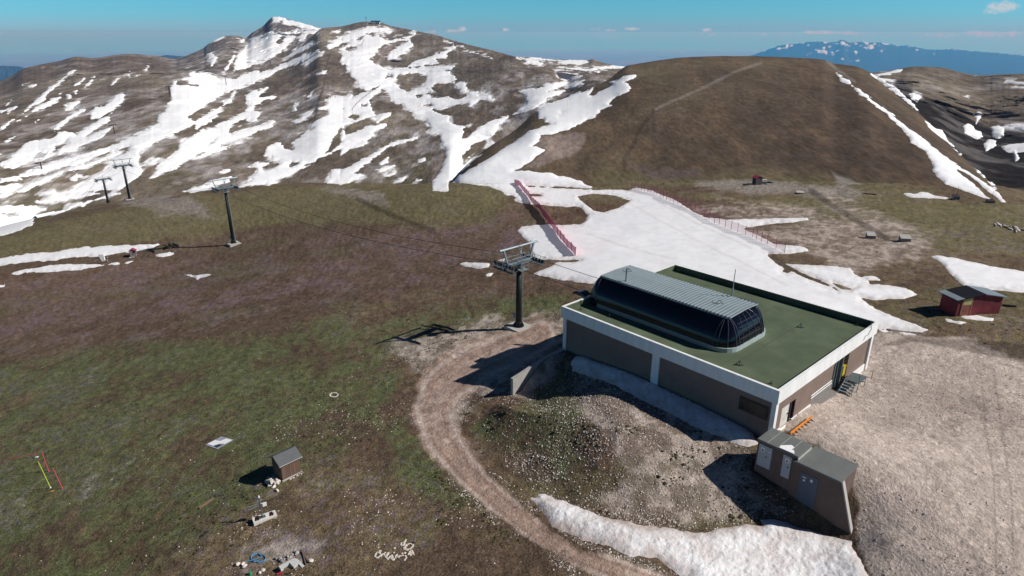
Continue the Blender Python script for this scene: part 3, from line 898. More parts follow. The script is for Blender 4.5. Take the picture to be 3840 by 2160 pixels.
def loft(name, u_rng, nu, ns, contours, gfun, albedo, mat, snow_name, cap, rough_px, lump, drop, label, seed, crest_noise=0.0):
    """a hillside between a lower and an upper outline seen in the photograph, each with its own distance"""
    (vb, rb), (vt, rt) = contours
    u = np.linspace(u_rng[0], u_rng[1], nu)
    s = np.linspace(0, 1, ns)
    S, U = np.meshgrid(s, u, indexing='ij')
    vB, rB = smooth_line(vb, u)[None], smooth_line(rb, u)[None]
    vT, rT = smooth_line(vt, u)[None], smooth_line(rt, u)[None]
    if crest_noise:
        vT = vT + crest_noise * (fbm(u, u * 0, .02, 4, seed) + .6 * fbm(u, u * 0, .09, 3, seed + 1))[None]
    Vp = vB + (vT - vB) * S
    Rp = rB + (rT - rB) * gfun(S)
    d = rays(U, Vp)
    h = np.hypot(d[..., 0], d[..., 1])
    x, y = d[..., 0] / h * Rp, d[..., 1] / h * Rp
    fade = np.clip(S * 6, 0, 1) * np.clip((1 - S) * 5, 0, 1)
    for sc, amp, sd in lump:
        Rp = Rp * (1 + amp * fade * fbm(x, y, sc, 4, seed + sd))
    t = Rp / h
    X, Y, Z = d[..., 0] * t, d[..., 1] * t, CZ + d[..., 2] * t
    # the far side: over the crest and down
    n_b = 10
    k = np.arange(1, n_b + 1)[:, None] / n_b
    tb = 1 + .18 * k
    XB, YB = X[-1][None] * tb, Y[-1][None] * tb
    ZB = CZ + (Z[-1] - CZ)[None] * tb - drop * (k ** 1.5) * rT / 1000.0 * 10
    X, Y, Z = np.vstack([X, XB]), np.vstack([Y, YB]), np.vstack([Z, ZB])
    U = np.vstack([U, np.tile(u, (n_b, 1))])
    Vp = np.vstack([Vp, np.tile(Vp[-1], (n_b, 1)) - 2 * k])
    o = add_sheet(name, X.ravel(), Y.ravel(), Z.ravel(), U.ravel(), Vp.ravel(), ns + n_b, nu, albedo, mat, snow_name, M_SNOWF, cap, rough_px, label)
    return o, (u, vB[0], rB[0], vT[0], rT[0], gfun)


def tl(tile, s):
    return [tuple(p) for p in P(tile, s)]


# the brown dome behind the run
hb_u = [1560, 1750, 1900, 2050, 2200, 2400, 2600, 2800, 3000, 3200, 3400, 3600, 3800, 4100]
hb_v = [712, 712, 716, 720, 722, 726, 730, 735, 742, 752, 762, 775, 792, 815]
hb_r = [math.hypot(*hit(u, v)[:2]) * 1.04 for u, v in zip(hb_u, hb_v)]
H_TOP = [(1560, 735), (1682, 686), (1727, 641), (1827, 556), (1926, 492), (2015, 417), (2125, 368), (2224, 328), (2284, 296), (2356, 245), (2388, 240), (2472, 226), (2560, 215.5), (2709, 210), (2858, 211), (2957, 215), (3081, 222.5), (3131, 238), (3206, 248),
         (3255, 268), (3275, 283), (3315, 318), (3375, 368), (3444, 422), (3504, 482), (3603, 581), (3678, 651), (3752, 716), (3800, 765), (4100, 860)]
H_R = [(1560, 200), (1727, 228), (1827, 252), (1926, 277), (2015, 305), (2125, 335), (2284, 372), (2356, 396), (2600, 410), (2900, 412), (3131, 402), (3275, 382), (3444, 335), (3603, 275), (3752, 212), (3800, 195), (4100, 185)]
_, HILL = loft('hill', (1560, 4050), 820, 190, ((list(zip(hb_u, hb_v)), list(zip(hb_u, hb_r))), (H_TOP, H_R)), lambda s: .55 * s + .45 * s ** 6, hill_albedo, M_HILL, 'snow_on_the_hill', .5, 5, ((.02, .018, 1), (.07, .006, 2)), 6, 'snow tongues in the gully and down the flank of the brown hill', 300, .6)

# the mountain with the pistes
MB_V = [(-450, 900), (0, 890), (300, 830), (600, 765), (900, 745), (1300, 745), (1560, 745), (1682, 730), (1727, 668), (1827, 585), (1926, 520), (2015, 445), (2125, 395), (2224, 352), (2300, 318), (2420, 300), (2700, 300)]
MB_R = [(-450, 430), (600, 425), (1200, 410), (1450, 395), (1682, 380), (1727, 435), (1827, 510), (1926, 550), (2015, 575), (2125, 590), (2284, 600), (2700, 600)]
MT_V = [(-450, 520), (-200, 475), (0, 430), (150, 395), (300, 365), (452, 323), (527, 300), (621, 283), (710, 269), (800, 277), (875, 271), (969, 248), (1068, 214), (1158, 149), (1207, 107), (1280, 99), (1330, 87), (1379, 81), (1424, 85), (1469, 98), (1538, 111), (1628, 129), (1702, 153), (1827, 184), (1926, 211),
        (1966, 226), (2035, 243), (2075, 262), (2100, 290), (2125, 300), (2160, 285), (2200, 277), (2245, 283), (2300, 300), (2420, 330), (2700, 340)]
MT_R = [(-450, 600), (0, 720), (300, 820), (527, 930), (875, 1120), (1158, 1350), (1380, 1500), (1538, 1420), (1702, 1250), (1926, 1000), (2035, 920), (2075, 880), (2100, 860), (2160, 820), (2300, 760), (2700, 760)]
_, MOUNT = loft('mountain', (-440, 2600), 1130, 250, ((MB_V, MB_R), (MT_V, MT_R)), lambda s: .35 * s + .65 * s ** 2.5, mountain_albedo, M_MOUNT, 'snow_on_the_mountain', .8, 5, ((.006, .05, 1), (.02, .018, 2), (.07, .004, 3)), 10, 'white pistes and snow fields on the mountain side', 400, 1.2)

# the ridge and rocky peak behind it
PT_V = [(-450, 430), (-150, 350), (0, 303), (40, 288), (89, 258), (149, 243), (224, 228), (288, 213.5), (343, 218.5), (422, 208), (497, 202), (571, 208), (596, 211), (661, 221), (671, 218.5), (720, 199), (765, 179), (775, 169), (840, 137), (865, 133), (924, 139), (944, 124), (984, 99), (1023, 65), (1043, 63.5), (1083, 74), (1123, 84), (1168, 97), (1207, 108), (1300, 140), (1500, 200)]
PT_R = [(-450, 1100), (0, 1450), (500, 1750), (840, 1950), (1030, 2100), (1207, 1900), (1500, 1800)]
PB_V = [(-450, 545), (0, 465), (300, 400), (527, 340), (710, 310), (875, 305), (1068, 250), (1207, 160), (1350, 150), (1500, 240)]
PB_R = [(-450, 690), (0, 800), (300, 910), (527, 1030), (875, 1230), (1158, 1450), (1500, 1560)]
_, PEAK = loft('far_ridge', (-440, 1450), 620, 110, ((PB_V, PB_R), (PT_V, PT_R)), lambda s: .5 * s + .5 * s ** 2, mountain_albedo, M_MOUNT, 'snow_on_the_far_ridge', 1.2, 4, ((.005, .04, 1), (.02, .014, 2), (.06, .006, 3)), 14, 'snow on the rocky peak and the far ridge', 500, 1.5)

# snowy flats behind the shoulder, and the hill across the gully on the right
_, FLAT = loft('shoulder', (1895, 2480), 240, 50, (([(1850, 262), (1930, 262), (2480, 330)], [(1850, 1200), (2000, 1080), (2240, 960), (2480, 860)]), ([(1850, 225), (1926, 212), (1980, 214), (2070, 221), (2125, 224), (2200, 226), (2222, 222), (2240, 229), (2274, 238), (2304, 245), (2356, 252), (2480, 270)], [(1850, 1500), (2240, 1350), (2480, 1150)])),
     lambda s: .6 * s + .4 * s ** 2, mountain_albedo, M_MOUNT, 'snow_on_the_shoulder', .8, 3, ((.01, .02, 1),), 10, 'long snow strips on the flats behind the shoulder', 600, .8)
_, RIGHT = loft('far_hill', (3120, 4330), 480, 200, (([(3120, 420), (3275, 420), (3444, 520), (3603, 680), (3752, 810), (3840, 830), (4330, 830)], [(3120, 440), (3275, 420), (3444, 380), (3603, 330), (3752, 290), (3840, 280), (4330, 270)]),
     ([(3120, 285), (3270, 272), (3335, 264), (3375, 257), (3430, 249.5), (3504, 251), (3554, 257), (3603, 272), (3678, 283), (3752, 279), (3840, 277), (4050, 285), (4330, 310)], [(3120, 650), (3430, 690), (3840, 640), (4330, 620)])),
     lambda s: .6 * s + .4 * s ** 2.5, mountain_albedo, M_MOUNT, 'snow_on_the_far_hill', .8, 3, ((.015, .05, 1), (.05, .016, 2), (.13, .005, 3)), 10, 'snow patches in the dark gully and on the far hill', 700, 1.0)

# far country: plain, wooded ranges and the snowy massif
EARTH = 6.371e6


def simple_mat(name, col, rough=.9):
    m, t, b = new_mat(name, rough, .1)
    b.inputs['Base Color'].default_value = (*col, 1)
    return m, t, b


M_PLAIN, t_, b_ = simple_mat('lowland', (.05, .07, .04))
g_ = nd(t_, 'ShaderNodeNewGeometry')
t_.links.new(mix_c(t_, maprange(t_, noise(t_, g_.outputs['Position'], .0004, 6, .6), .35, .65, 0, 1), (.10, .07, .045), (.19, .14, .09)), b_.inputs['Base Color'])
_pr = np.concatenate([np.geomspace(700, 112000, 70)])
_pa = np.radians(np.arange(-60, 60.1, 1.0))
q1, q2 = np.meshgrid(_pr, _pa, indexing='ij')
px, py = (q1 * np.sin(q2)).ravel(), (q1 * np.cos(q2)).ravel()
pz = -1300 - (px ** 2 + py ** 2) / (2 * EARTH) + 60 * fbm(px, py, .0002, 4, 900)
kind(obj_of(mesh_np('lowland', np.stack([px, py, pz], 1), grid_faces(len(_pr), len(_pa))), 'lowland', M_PLAIN), 'structure')


def range_mesh(name, top, r_top, v_bot, r_bot, u_rng, nu, ns, mat, seed, rough, cn):
    u = np.linspace(u_rng[0], u_rng[1], nu)
    s = np.linspace(0, 1, ns)
    S, U = np.meshgrid(s, u, indexing='ij')
    vT = smooth_line(top, u)
    Vp = v_bot + (vT[None] - v_bot) * S + S ** 10 * (cn * (fbm(u, u * 0, .03, 4, seed) + .7 * fbm(u, u * 0, .12, 3, seed + 3)))[None]
    d = rays(U, Vp)
    h = np.hypot(d[..., 0], d[..., 1])
    Rp = (r_bot + (r_top - r_bot) * S)
    rid = 1 - 2 * np.abs(fbm(U * 12, Rp * .03, .02, 5, seed + 9))
    Rp = Rp * (1 + rough * rid * np.clip((1 - S) * 4, 0, 1))
    t = Rp / h
    X, Y, Z = d[..., 0] * t, d[..., 1] * t, CZ + d[..., 2] * t
    X = np.vstack([X, X[-1:] * 1.3]); Y = np.vstack([Y, Y[-1:] * 1.3]); Z = np.vstack([Z, Z[-1:] - 1500])
    me = mesh_np(name, np.stack([X.ravel(), Y.ravel(), Z.ravel()], 1), grid_faces(ns + 1, nu))
    return me, U, S, X, Y


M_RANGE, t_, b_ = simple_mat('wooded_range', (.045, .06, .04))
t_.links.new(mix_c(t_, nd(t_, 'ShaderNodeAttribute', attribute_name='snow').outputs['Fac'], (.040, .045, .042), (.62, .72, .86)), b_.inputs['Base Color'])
D_TOP = [(2600, 262), (2700, 240), (2828, 206), (2878, 186), (2932, 171), (2982, 165), (3037, 158), (3081, 157), (3121, 157), (3161, 148), (3186, 158), (3245, 159), (3295, 161), (3355, 170), (3405, 173), (3479, 184), (3603, 188), (3703, 196), (3840, 211), (4100, 235), (4350, 262)]
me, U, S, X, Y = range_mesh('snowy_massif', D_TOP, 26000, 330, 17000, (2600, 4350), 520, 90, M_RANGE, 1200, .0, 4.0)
UU = np.vstack([U, U[-1:]]); SS = np.vstack([S, S[-1:] * 0])
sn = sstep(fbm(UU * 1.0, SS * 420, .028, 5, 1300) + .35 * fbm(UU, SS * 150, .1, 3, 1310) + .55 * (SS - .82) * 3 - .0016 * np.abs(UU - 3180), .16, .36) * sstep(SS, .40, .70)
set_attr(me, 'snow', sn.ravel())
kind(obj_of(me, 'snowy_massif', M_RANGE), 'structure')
me, U, S, X, Y = range_mesh('wooded_range', [(-500, 236), (0, 246), (60, 249), (100, 254), (200, 261), (300, 262), (480, 240), (560, 222), (630, 207), (690, 212), (760, 240), (900, 262)], 13000, 330, 9000, (-480, 900), 240, 30, M_RANGE, 1500, .05, 2.0)
set_attr(me, 'snow', np.zeros(len(me.vertices)))
kind(obj_of(me, 'wooded_range', M_RANGE), 'structure')
# the air between
HZ = bpy.data.materials.new('air')
HZ.use_nodes = True
t_ = HZ.node_tree
t_.nodes.clear()
pv = t_.nodes.new('ShaderNodeVolumePrincipled')
pv.inputs['Color'].default_value = (.065, .44, 1.0, 1)
pv.inputs['Absorption Color'].default_value = (1, .74, 1, 1)
pv.inputs['Density'].default_value = 5.0e-5
pv.inputs['Anisotropy'].default_value = 0.06
ho = t_.nodes.new('ShaderNodeOutputMaterial')
t_.links.new(pv.outputs[0], ho.inputs['Volume'])
bm = bmesh.new()
bmesh.ops.create_cube(bm, size=1.0)
me = bpy.data.meshes.new('haze')
bm.to_mesh(me)
bm.free()
hz = kind(obj_of(me, 'haze', HZ), 'stuff')
hz.scale = (300000, 130000, 4000 + CZ + 80)
hz.location = (0, 60000, (CZ + 80 - 4000) / 2)
hz['label'] = 'thin blue mountain haze'
# ------------------------------------------------------------------ object helpers
class MB:
    def __init__(s):
        s.v, s.f = [], []

    def add(s, V, F):
        n = len(s.v)
        s.v += [tuple(map(float, p)) for p in V]
        s.f += [tuple(i + n for i in f) for f in F]
        return s

    def box(s, x0, x1, y0, y1, z0, z1):
        V = [(x, y, z) for z in (z0, z1) for x, y in ((x0, y0), (x1, y0), (x1, y1), (x0, y1))]
        return s.add(V, [(3, 2, 1, 0), (4, 5, 6, 7), (0, 1, 5, 4), (1, 2, 6, 5), (2, 3, 7, 6), (3, 0, 4, 7)])

    def prism(s, pts, z0, z1):
        n = len(pts)
        return s.add([(x, y, z0) for x, y in pts] + [(x, y, z1) for x, y in pts],
                     [tuple(range(n))[::-1], tuple(range(n, 2 * n))] + [(i, (i + 1) % n, n + (i + 1) % n, n + i) for i in range(n)])

    def slab(s, pts, d):
        """flat polygon in space given thickness d (vector)"""
        n = len(pts)
        d = Vector(d)
        return s.add([Vector(p) for p in pts] + [Vector(p) + d for p in pts],
                     [tuple(range(n))[::-1], tuple(range(n, 2 * n))] + [(i, (i + 1) % n, n + (i + 1) % n, n + i) for i in range(n)])

    def tube(s, p, q, r, r2=None, k=8):
        p, q = Vector(p), Vector(q)
        r2 = r if r2 is None else r2
        d = (q - p).normalized()
        a = d.orthogonal().normalized()
        b = d.cross(a)
        V = [p + (a * math.cos(t) + b * math.sin(t)) * r for t in [2 * math.pi * i / k for i in range(k)]]
        V += [q + (a * math.cos(t) + b * math.sin(t)) * r2 for t in [2 * math.pi * i / k for i in range(k)]]
        return s.add(V, [(i, (i + 1) % k, k + (i + 1) % k, k + i) for i in range(k)] + [tuple(range(k))[::-1], tuple(range(k, 2 * k))])

    def path(s, pts, r, k=6):
        for a, b in zip(pts[:-1], pts[1:]):
            s.tube(a, b, r, k=k)
        return s

    def bar(s, p, q, w, h):
        """rectangular bar between two points"""
        p, q = Vector(p), Vector(q)
        d = (q - p).normalized()
        up = Vector((0, 0, 1)) if abs(d.z) < .9 else Vector((1, 0, 0))
        a = d.cross(up).normalized() * w / 2
        b = a.cross(d).normalized() * h / 2
        V = [o + sx * a + sy * b for o in (p, q) for sx, sy in ((-1, -1), (1, -1), (1, 1), (-1, 1))]
        return s.add(V, [(3, 2, 1, 0), (4, 5, 6, 7), (0, 1, 5, 4), (1, 2, 6, 5), (2, 3, 7, 6), (3, 0, 4, 7)])

    def rock(s, c, r, sq=.7, seed=0):
        rr = random.Random(seed)
        t = (1 + 5 ** .5) / 2
        V0 = [(-1, t, 0), (1, t, 0), (-1, -t, 0), (1, -t, 0), (0, -1, t), (0, 1, t), (0, -1, -t), (0, 1, -t), (t, 0, -1), (t, 0, 1), (-t, 0, -1), (-t, 0, 1)]
        F0 = [(0, 11, 5), (0, 5, 1), (0, 1, 7), (0, 7, 10), (0, 10, 11), (1, 5, 9), (5, 11, 4), (11, 10, 2), (10, 7, 6), (7, 1, 8), (3, 9, 4), (3, 4, 2), (3, 2, 6), (3, 6, 8), (3, 8, 9), (4, 9, 5), (2, 4, 11), (6, 2, 10), (8, 6, 7), (9, 8, 1)]
        a = rr.uniform(0, 6.28)
        sx, sy = rr.uniform(.7, 1.25), rr.uniform(.7, 1.25)
        V = []
        for x, y, z in V0:
            k = r / 1.9 * rr.uniform(.75, 1.2)
            x, y, z = x * k * sx, y * k * sy, z * k * sq
            V.append((c[0] + x * math.cos(a) - y * math.sin(a), c[1] + x * math.sin(a) + y * math.cos(a), c[2] + z))
        return s.add(V, F0)

    def mesh(s, name, smooth=False):
        me = bpy.data.meshes.new(name)
        me.from_pydata(s.v, [], s.f)
        if smooth:
            me.polygons.foreach_set('use_smooth', np.full(len(me.polygons), True))
        me.update()
        return me

    def build(s, name, mat, parent=None, smooth=False):
        return obj_of(s.mesh(name, smooth), name, mat, parent)


def paint(name, col, rough=.6, metal=0.0, spec=.4, amp=.12, scale=1.5, bump=0.0, streak=None):
    m, t, b = new_mat(name, rough, spec)
    b.inputs['Metallic'].default_value = metal
    tcn = nd(t, 'ShaderNodeTexCoord')
    vec = tcn.outputs['Object']
    if streak:
        mp = nd(t, 'ShaderNodeMapping')
        mp.inputs['Scale'].default_value = streak
        t.links.new(vec, mp.inputs[0])
        vec = mp.outputs[0]
    n = noise(t, vec, scale, 5, .6)
    c = mix_c(t, 1.0, col, maprange(t, n, .3, .7, 1 - amp, 1 + amp), 'MULTIPLY')
    t.links.new(c, b.inputs['Base Color'])
    t.links.new(maprange(t, n, .3, .7, max(.03, rough - .08), min(1, rough + .08)), b.inputs['Roughness'])
    if bump:
        bp = nd(t, 'ShaderNodeBump')
        bp.inputs['Distance'].default_value = bump
        t.links.new(n, bp.inputs['Height'])
        t.links.new(bp.outputs[0], b.inputs['Normal'])
    return m


M_WHITE = paint('white_render', (.82, .83, .82), .55, amp=.09, scale=1.0, streak=(1.5, 1.5, .25))
M_WALL = paint('brown_cladding', (.215, .158, .132), .75, amp=.10, scale=.8, spec=.2)
M_DARKIN = paint('dark_interior', (.02, .016, .016), .6)
M_FRAME = paint('dark_frame', (.045, .025, .025), .5)
M_ROOF = paint('green_membrane', (.103, .132, .080), .8, amp=.13, scale=.35, spec=.2)
t_ = M_ROOF.node_tree
b_ = t_.nodes['Principled BSDF']
src = b_.inputs['Base Color'].links[0].from_socket
tcn = nd(t_, 'ShaderNodeTexCoord')
sx_ = nd(t_, 'ShaderNodeSeparateXYZ')
t_.links.new(tcn.outputs['Object'], sx_.inputs[0])
fr_ = math_n(t_, 'FRACT', math_n(t_, 'DIVIDE', sx_.outputs[0], 1.9))
seam = maprange(t_, math_n(t_, 'ABSOLUTE', math_n(t_, 'SUBTRACT', fr_, .5)), .0, .025, .82, 1.0)
stain = maprange(t_, noise(t_, tcn.outputs['Object'], .22, 6, .65, .6), .42, .62, .86, 1.08)
t_.links.new(mix_c(t_, 1.0, src, math_n(t_, 'MULTIPLY', seam, stain), 'MULTIPLY'), b_.inputs['Base Color'])
t_ = M_WALL.node_tree
b_ = t_.nodes['Principled BSDF']
src = b_.inputs['Base Color'].links[0].from_socket
tcn = nd(t_, 'ShaderNodeTexCoord')
sx_ = nd(t_, 'ShaderNodeSeparateXYZ')
t_.links.new(tcn.outputs['Object'], sx_.inputs[0])
jt = None
for ax in (0, 1):
    fr_ = math_n(t_, 'FRACT', math_n(t_, 'DIVIDE', math_n(t_, 'ADD', sx_.outputs[ax], .37), 2.45))
    ln_ = maprange(t_, math_n(t_, 'ABSOLUTE', math_n(t_, 'SUBTRACT', fr_, .5)), .004, .012, .80, 1.0)
    jt = ln_ if jt is None else math_n(t_, 'MULTIPLY', jt, ln_)
nzd = noise(t_, tcn.outputs['Object'], 1.3, 5, .7)
spl = math_n(t_, 'MULTIPLY', maprange(t_, math_n(t_, 'ADD', sx_.outputs[2], math_n(t_, 'MULTIPLY', nzd, 1.6)), .2, 1.2, .7, 0.0), nzd, True)
t_.links.new(mix_c(t_, spl, mix_c(t_, 1.0, src, jt, 'MULTIPLY'), (.36, .29, .24)), b_.inputs['Base Color'])
M_CONC = paint('concrete', (.42, .40, .37), .85, amp=.14, scale=2.5, bump=.01)
M_CONCD = paint('grey_concrete', (.22, .20, .19), .85, amp=.14, scale=2.5, bump=.01)
M_GALV = paint('galvanised_steel', (.30, .36, .39), .45, .35, amp=.12, scale=3)
M_GALVD = paint('dull_steel', (.13, .165, .175), .5, .4, amp=.15, scale=3)
M_POLE = paint('dark_green_pole', (.007, .011, .010), .6, 0, amp=.2, scale=1.2)
M_RUBBER = paint('black_rubber', (.012, .012, .013), .7)
M_STONE = paint('pale_limestone', (.62, .55, .49), .9, amp=.25, scale=5)
M_BLUE = paint('blue_plate', (.25, .48, .72), .4)
M_RED = paint('red_plastic', (.55, .03, .07), .5)
M_TERM = None
m, t, b = new_mat('smoked_glass', .06, .4)
b.inputs['Base Color'].default_value = (.003, .003, .006, 1)
M_TERM = m


def thing(name, label, cat, loc, rz=0.0, group=None):
    o = bpy.data.objects.new(name, None)
    o.empty_display_size = .5
    COL.objects.link(o)
    o.location = loc
    o.rotation_euler = (0, 0, rz)
    return tag(o, label, cat, group)


def tag(o, label, cat, group=None):
    o['label'] = label
    o['category'] = cat
    if group:
        o['group'] = group
    return o


def b3(s, t, z):
    p = bf(s, t)
    return (float(p[0]), float(p[1]), z)


# ------------------------------------------------------------------ the lift station
ST = thing('lift_station', 'flat-roofed brown lift station with white fascia and green roof', 'building', b3(0, 0, 0), ROTB)
LX, LY, ZF, ZT, ZR = 27.0, 22.8, 3.22, 4.6, 3.82
w = MB()
w.box(.35, 26.0, .35, 22.45, -6.5, 3.3)                              # core and long front
for y0, y1, z0 in ((.35, 2.0, -6.5), (4.75, 8.40, -6.5), (16.7, 22.45, -6.5), (2.0, 4.75, 1.85)):
    w.box(26.0, 26.65, y0, y1, z0, 3.3)
w.build('wall', M_WALL, ST)
for y0, y1, z1 in ((2.0, 4.75, 1.85), (13.3, 16.7, 3.3)):
    MB().box(25.98, 26.02, y0, y1, -6.5, z1).build('dark_entrance', M_DARKIN, ST)
f = MB()
f.box(0, LX, 0, .30, ZF, ZT).box(0, LX, LY - .3, LY, ZF, ZT).box(0, .3, .3, LY - .3, ZF, ZT).box(LX - .3, LX, .3, LY - .3, ZF, ZT)
f.build('fascia', M_WHITE, ST)
MB().box(.3, LX - .3, .3, LY - .3, 3.35, ZR).build('roof', M_ROOF, ST)
p = MB()
p.box(.3, LX - .3, LY - .34, LY - .3, ZR, ZT - .03).box(.3, LX - .3, .3, .34, ZR, ZT - .03).box(.3, .34, .34, LY - .34, ZR, ZT - .03).box(LX - .34, LX - .3, .34, LY - .34, ZR, ZT - .03)
p.build('parapet_upstand', M_ROOF, ST)
for x0, x1, y0, y1 in ((.2, .68, .2, .68), (13.1, 14.0, .15, .5), (26.42, 26.86, .16, .66), (26.4, 26.86, 22.0, 22.5)):
    MB().box(x0, x1, y0, y1, -6, ZF + .02).build('column', M_WHITE, ST)
d = MB().box(26.3, 26.5, 2.03, 3.9, -.7, 1.83).build('door', paint('white_door', (.62, .62, .58), .5), ST)
MB().box(26.5, 26.6, 3.6, 3.68, .55, .7).build('handle', M_FRAME, d)
MB().box(26.3, 26.62, 3.93, 4.03, -.9, 1.83).box(26.3, 26.62, 4.68, 4.75, -.9, 1.83).build('door_frame', M_FRAME, ST)
g = MB().box(26.0, 26.56, 8.5, 13.28, .62, 3.3).build('garage_door', M_WALL, ST)
MB().box(26.0, 26.62, 8.5, 13.28, .56, .66).box(26.0, 26.62, 8.5, 13.28, .28, .42).build('bottom_rail', M_WHITE, g)
MB().box(26.0, 26.6, 8.5, 13.28, .42, .56).build('rail_gap', M_FRAME, g)
MB().box(26.0, 26.64, 8.42, 13.3, -6, .28).box(26.64, 27.3, 8.6, 13.2, -6, -.42).build('plinth', M_CONCD, ST)
MB().box(26.65, 26.74, 4.3, 8.4, -1.2, -.22).box(26.65, 26.85, 2.0, 4.3, -1.2, -.42).box(26.65, 26.74, .7, 2.0, -1.2, -.22).build('base_trim', M_WHITE, ST)
MB().box(26.65, 26.74, 16.7, 22.0, -1.4, -.42).build('base_trim', M_WHITE, ST)
e = MB().box(26.1, 26.66, 13.3, 13.5, -6, 3.3).box(26.1, 26.5, 14.5, 14.62, -6, 3.3).box(26.1, 26.66, 15.2, 15.42, -6, 3.3).box(26.1, 26.4, 14.62, 15.2, -.9, .0)
e.build('entrance_frame', M_GALVD, ST)
MB().box(26.3, 26.62, 15.85, 16.45, .15, 1.25).box(26.28, 26.68, 15.8, 16.5, 1.25, 1.33).build('yellow_box', paint('yellow_plastic', (.50, .36, .02), .5), ST)
wn = MB().box(23.2, 26.1, .26, .38, 1.02, 2.42).build('window', M_FRAME, ST)
MB().box(23.36, 25.94, .23, .27, 1.16, 2.28).build('pane', paint('dark_pane', (.025, .022, .022), .25, amp=.5, scale=6), wn)
MB().path([(26.9, 20.5, 4.62), (26.92, 20.6, 5.4), (27.03, 20.65, 4.4), (27.03, 19.9, 3.9), (27.03, 19.3, 4.0), (27.03, 18.9, 3.6)], .025).build('loose_wire', M_GALVD, ST)
# metal landing and steps at the entrance
t = thing('metal_landing', 'grey metal landing with steps at the dark station entrance', 'platform', b3(27.0, 15.6, -.7), ROTB)
MB().box(0, 1.5, 0, 2.1, .78, .84).build('deck', M_GALVD, t)
for x in (.08, 1.42):
    for y in (.08, 2.02):
        MB().tube((x, y, -.4), (x, y, .8), .035).build('leg', M_GALVD, t)
sp = MB()
for k in range(4):
    sp.box(.1, 1.3, -.35 - .33 * k, -.05 - .33 * k, .58 - .2 * k, .61 - .2 * k)
sp.bar((.1, 0, .8), (.1, -1.5, -.15), .05, .16).bar((1.3, 0, .8), (1.3, -1.5, -.15), .05, .16)
sp.build('steps', M_GALV, t)
MB().slab([(.1, 2.1, .8), (1.4, 2.1, .8), (1.4, 3.9, .0), (.1, 3.9, .0)], (0, 0, .05)).build('ramp', M_GALVD, t)
MB().path([(1.45, -1.4, -.2), (1.45, -1.4, .9), (1.45, .05, 1.8), (1.45, .05, .8)], .03).build('handrail', M_GALVD, t)
MB().path([(1.45, 3.8, .0), (1.45, 3.8, 1.1)], .03).build('handrail', M_GALVD, t)

# ------------------------------------------------------------------ the drive terminal on its roof
TM = thing('lift_terminal', 'long dark glass chairlift terminal with ribbed metal top on green roof', 'terminal', b3(0, 8.7, ZR), ROTB)


def rrect(x0, x1, hw, r, n=7):
    pts = []
    for cx, cy, a0 in ((x1 - r, hw - r, 0), (x0 + r, hw - r, 90), (x0 + r, -hw + r, 180), (x1 - r, -hw + r, 270)):
        for k in range(n):
            a = R(a0 + 90 * k / (n - 1))
            pts.append((cx + r * math.cos(a), cy + r * math.sin(a)))
    return pts


def ring_loft(levels, cap=True):
    b_ = MB()
    n = len(levels[0])
    F = []
    for i in range(len(levels) - 1):
        F += [(i * n + j, i * n + (j + 1) % n, (i + 1) * n + (j + 1) % n, (i + 1) * n + j) for j in range(n)]
    if cap:
        F.append(tuple(range((len(levels) - 1) * n, len(levels) * n)))
    return b_.add([p for l in levels for p in l], F)


def hull_level(tt, grow=0.0):
    q = max(0, 1 - tt ** 1.7) ** .72
    hw = 2.78 + 1.5 * q + grow
    return [(x, y, .42 + 2.92 * tt) for x, y in rrect(.9 - 1.5 * q - grow, 17.95 + 1.45 * q + grow, hw, .25 + 1.75 * q)]


hl = [hull_level(k / 14) for k in range(15)]
ring_loft([[(x, y, -.2) for x, y, z in hl[0]]] + hl).build('glass_shell', M_TERM, TM, True)
ring_loft([[(x, y, z) for x, y in rrect(0.35, 19.52, 4.42, 2.0)] for z in (-.02, .42, .48)]).build('skirt', paint('pale_green_sheet', (.42, .50, .50), .5, .2, amp=.08), TM)
st = MB()
xs, zz = [], []
x = .85
k = 0
while x < 18.05:
    for dx, dz in ((0, 0), (.07, .06), (.21, .06), (.28, 0)):
        xs.append(x + dx); zz.append(dz)
    x += .43
yy = [-2.92, -2.8, 0, 2.8, 2.92]
hz_ = [-.14, 0, .12, 0, -.14]
V = [(xx, y_, 3.40 + a + h_) for xx, a in zip(xs, zz) for y_, h_ in zip(yy, hz_)]
st.add(V, [(i * 5 + j, (i + 1) * 5 + j, (i + 1) * 5 + j + 1, i * 5 + j + 1) for i in range(len(xs) - 1) for j in range(4)])
st.build('ribbed_roof', paint('grey_blue_sheet', (.19, .24, .265), .6, 0, amp=.10, scale=1.2, spec=.3), TM)
MB().box(.8, 18.1, -2.95, 2.95, 3.24, 3.30).box(15.9, 18.2, 2.85, 3.0, 3.30, 3.46).build('roof_edge', M_GALVD, TM)
M_BARS = paint('bar_grey', (.075, .075, .11), .4)
hv = [hull_level(k / 8, .02) for k in range(9)]
nn = len(hv[0])
for j in (27, 26, 24, 22, 0, 1, 3, 5, 20, 21):
    if j < nn:
        MB().path([hv[k][j] for k in range(9)], .035, 5).build('glazing_bar', M_BARS, TM)
for fy in (-.55, -.12, .3, .7):
    pts = []
    for l in hv:
        xm = max(p_[0] for p_ in l)
        hw = max(p_[1] for p_ in l)
        pts.append((xm + .01, fy * (hw - 1.2), l[0][2]))
    MB().path(pts, .03, 5).build('glazing_bar', M_BARS, TM)
for k in (2, 4, 5, 6):
    xm = max(p_[0] for p_ in hv[k]) + .01
    MB().tube((xm, -2.0, hv[k][0][2]), (xm, 2.0, hv[k][0][2]), .022, k=5).build('glazing_bar', M_BARS, TM)
MB().tube((15.2, 2.7, 3.4), (15.2, 2.75, 6.6), .045).tube((15.2, 2.7, 3.4), (15.2, 2.7, 4.4), .09).build('antenna', M_GALV, TM)
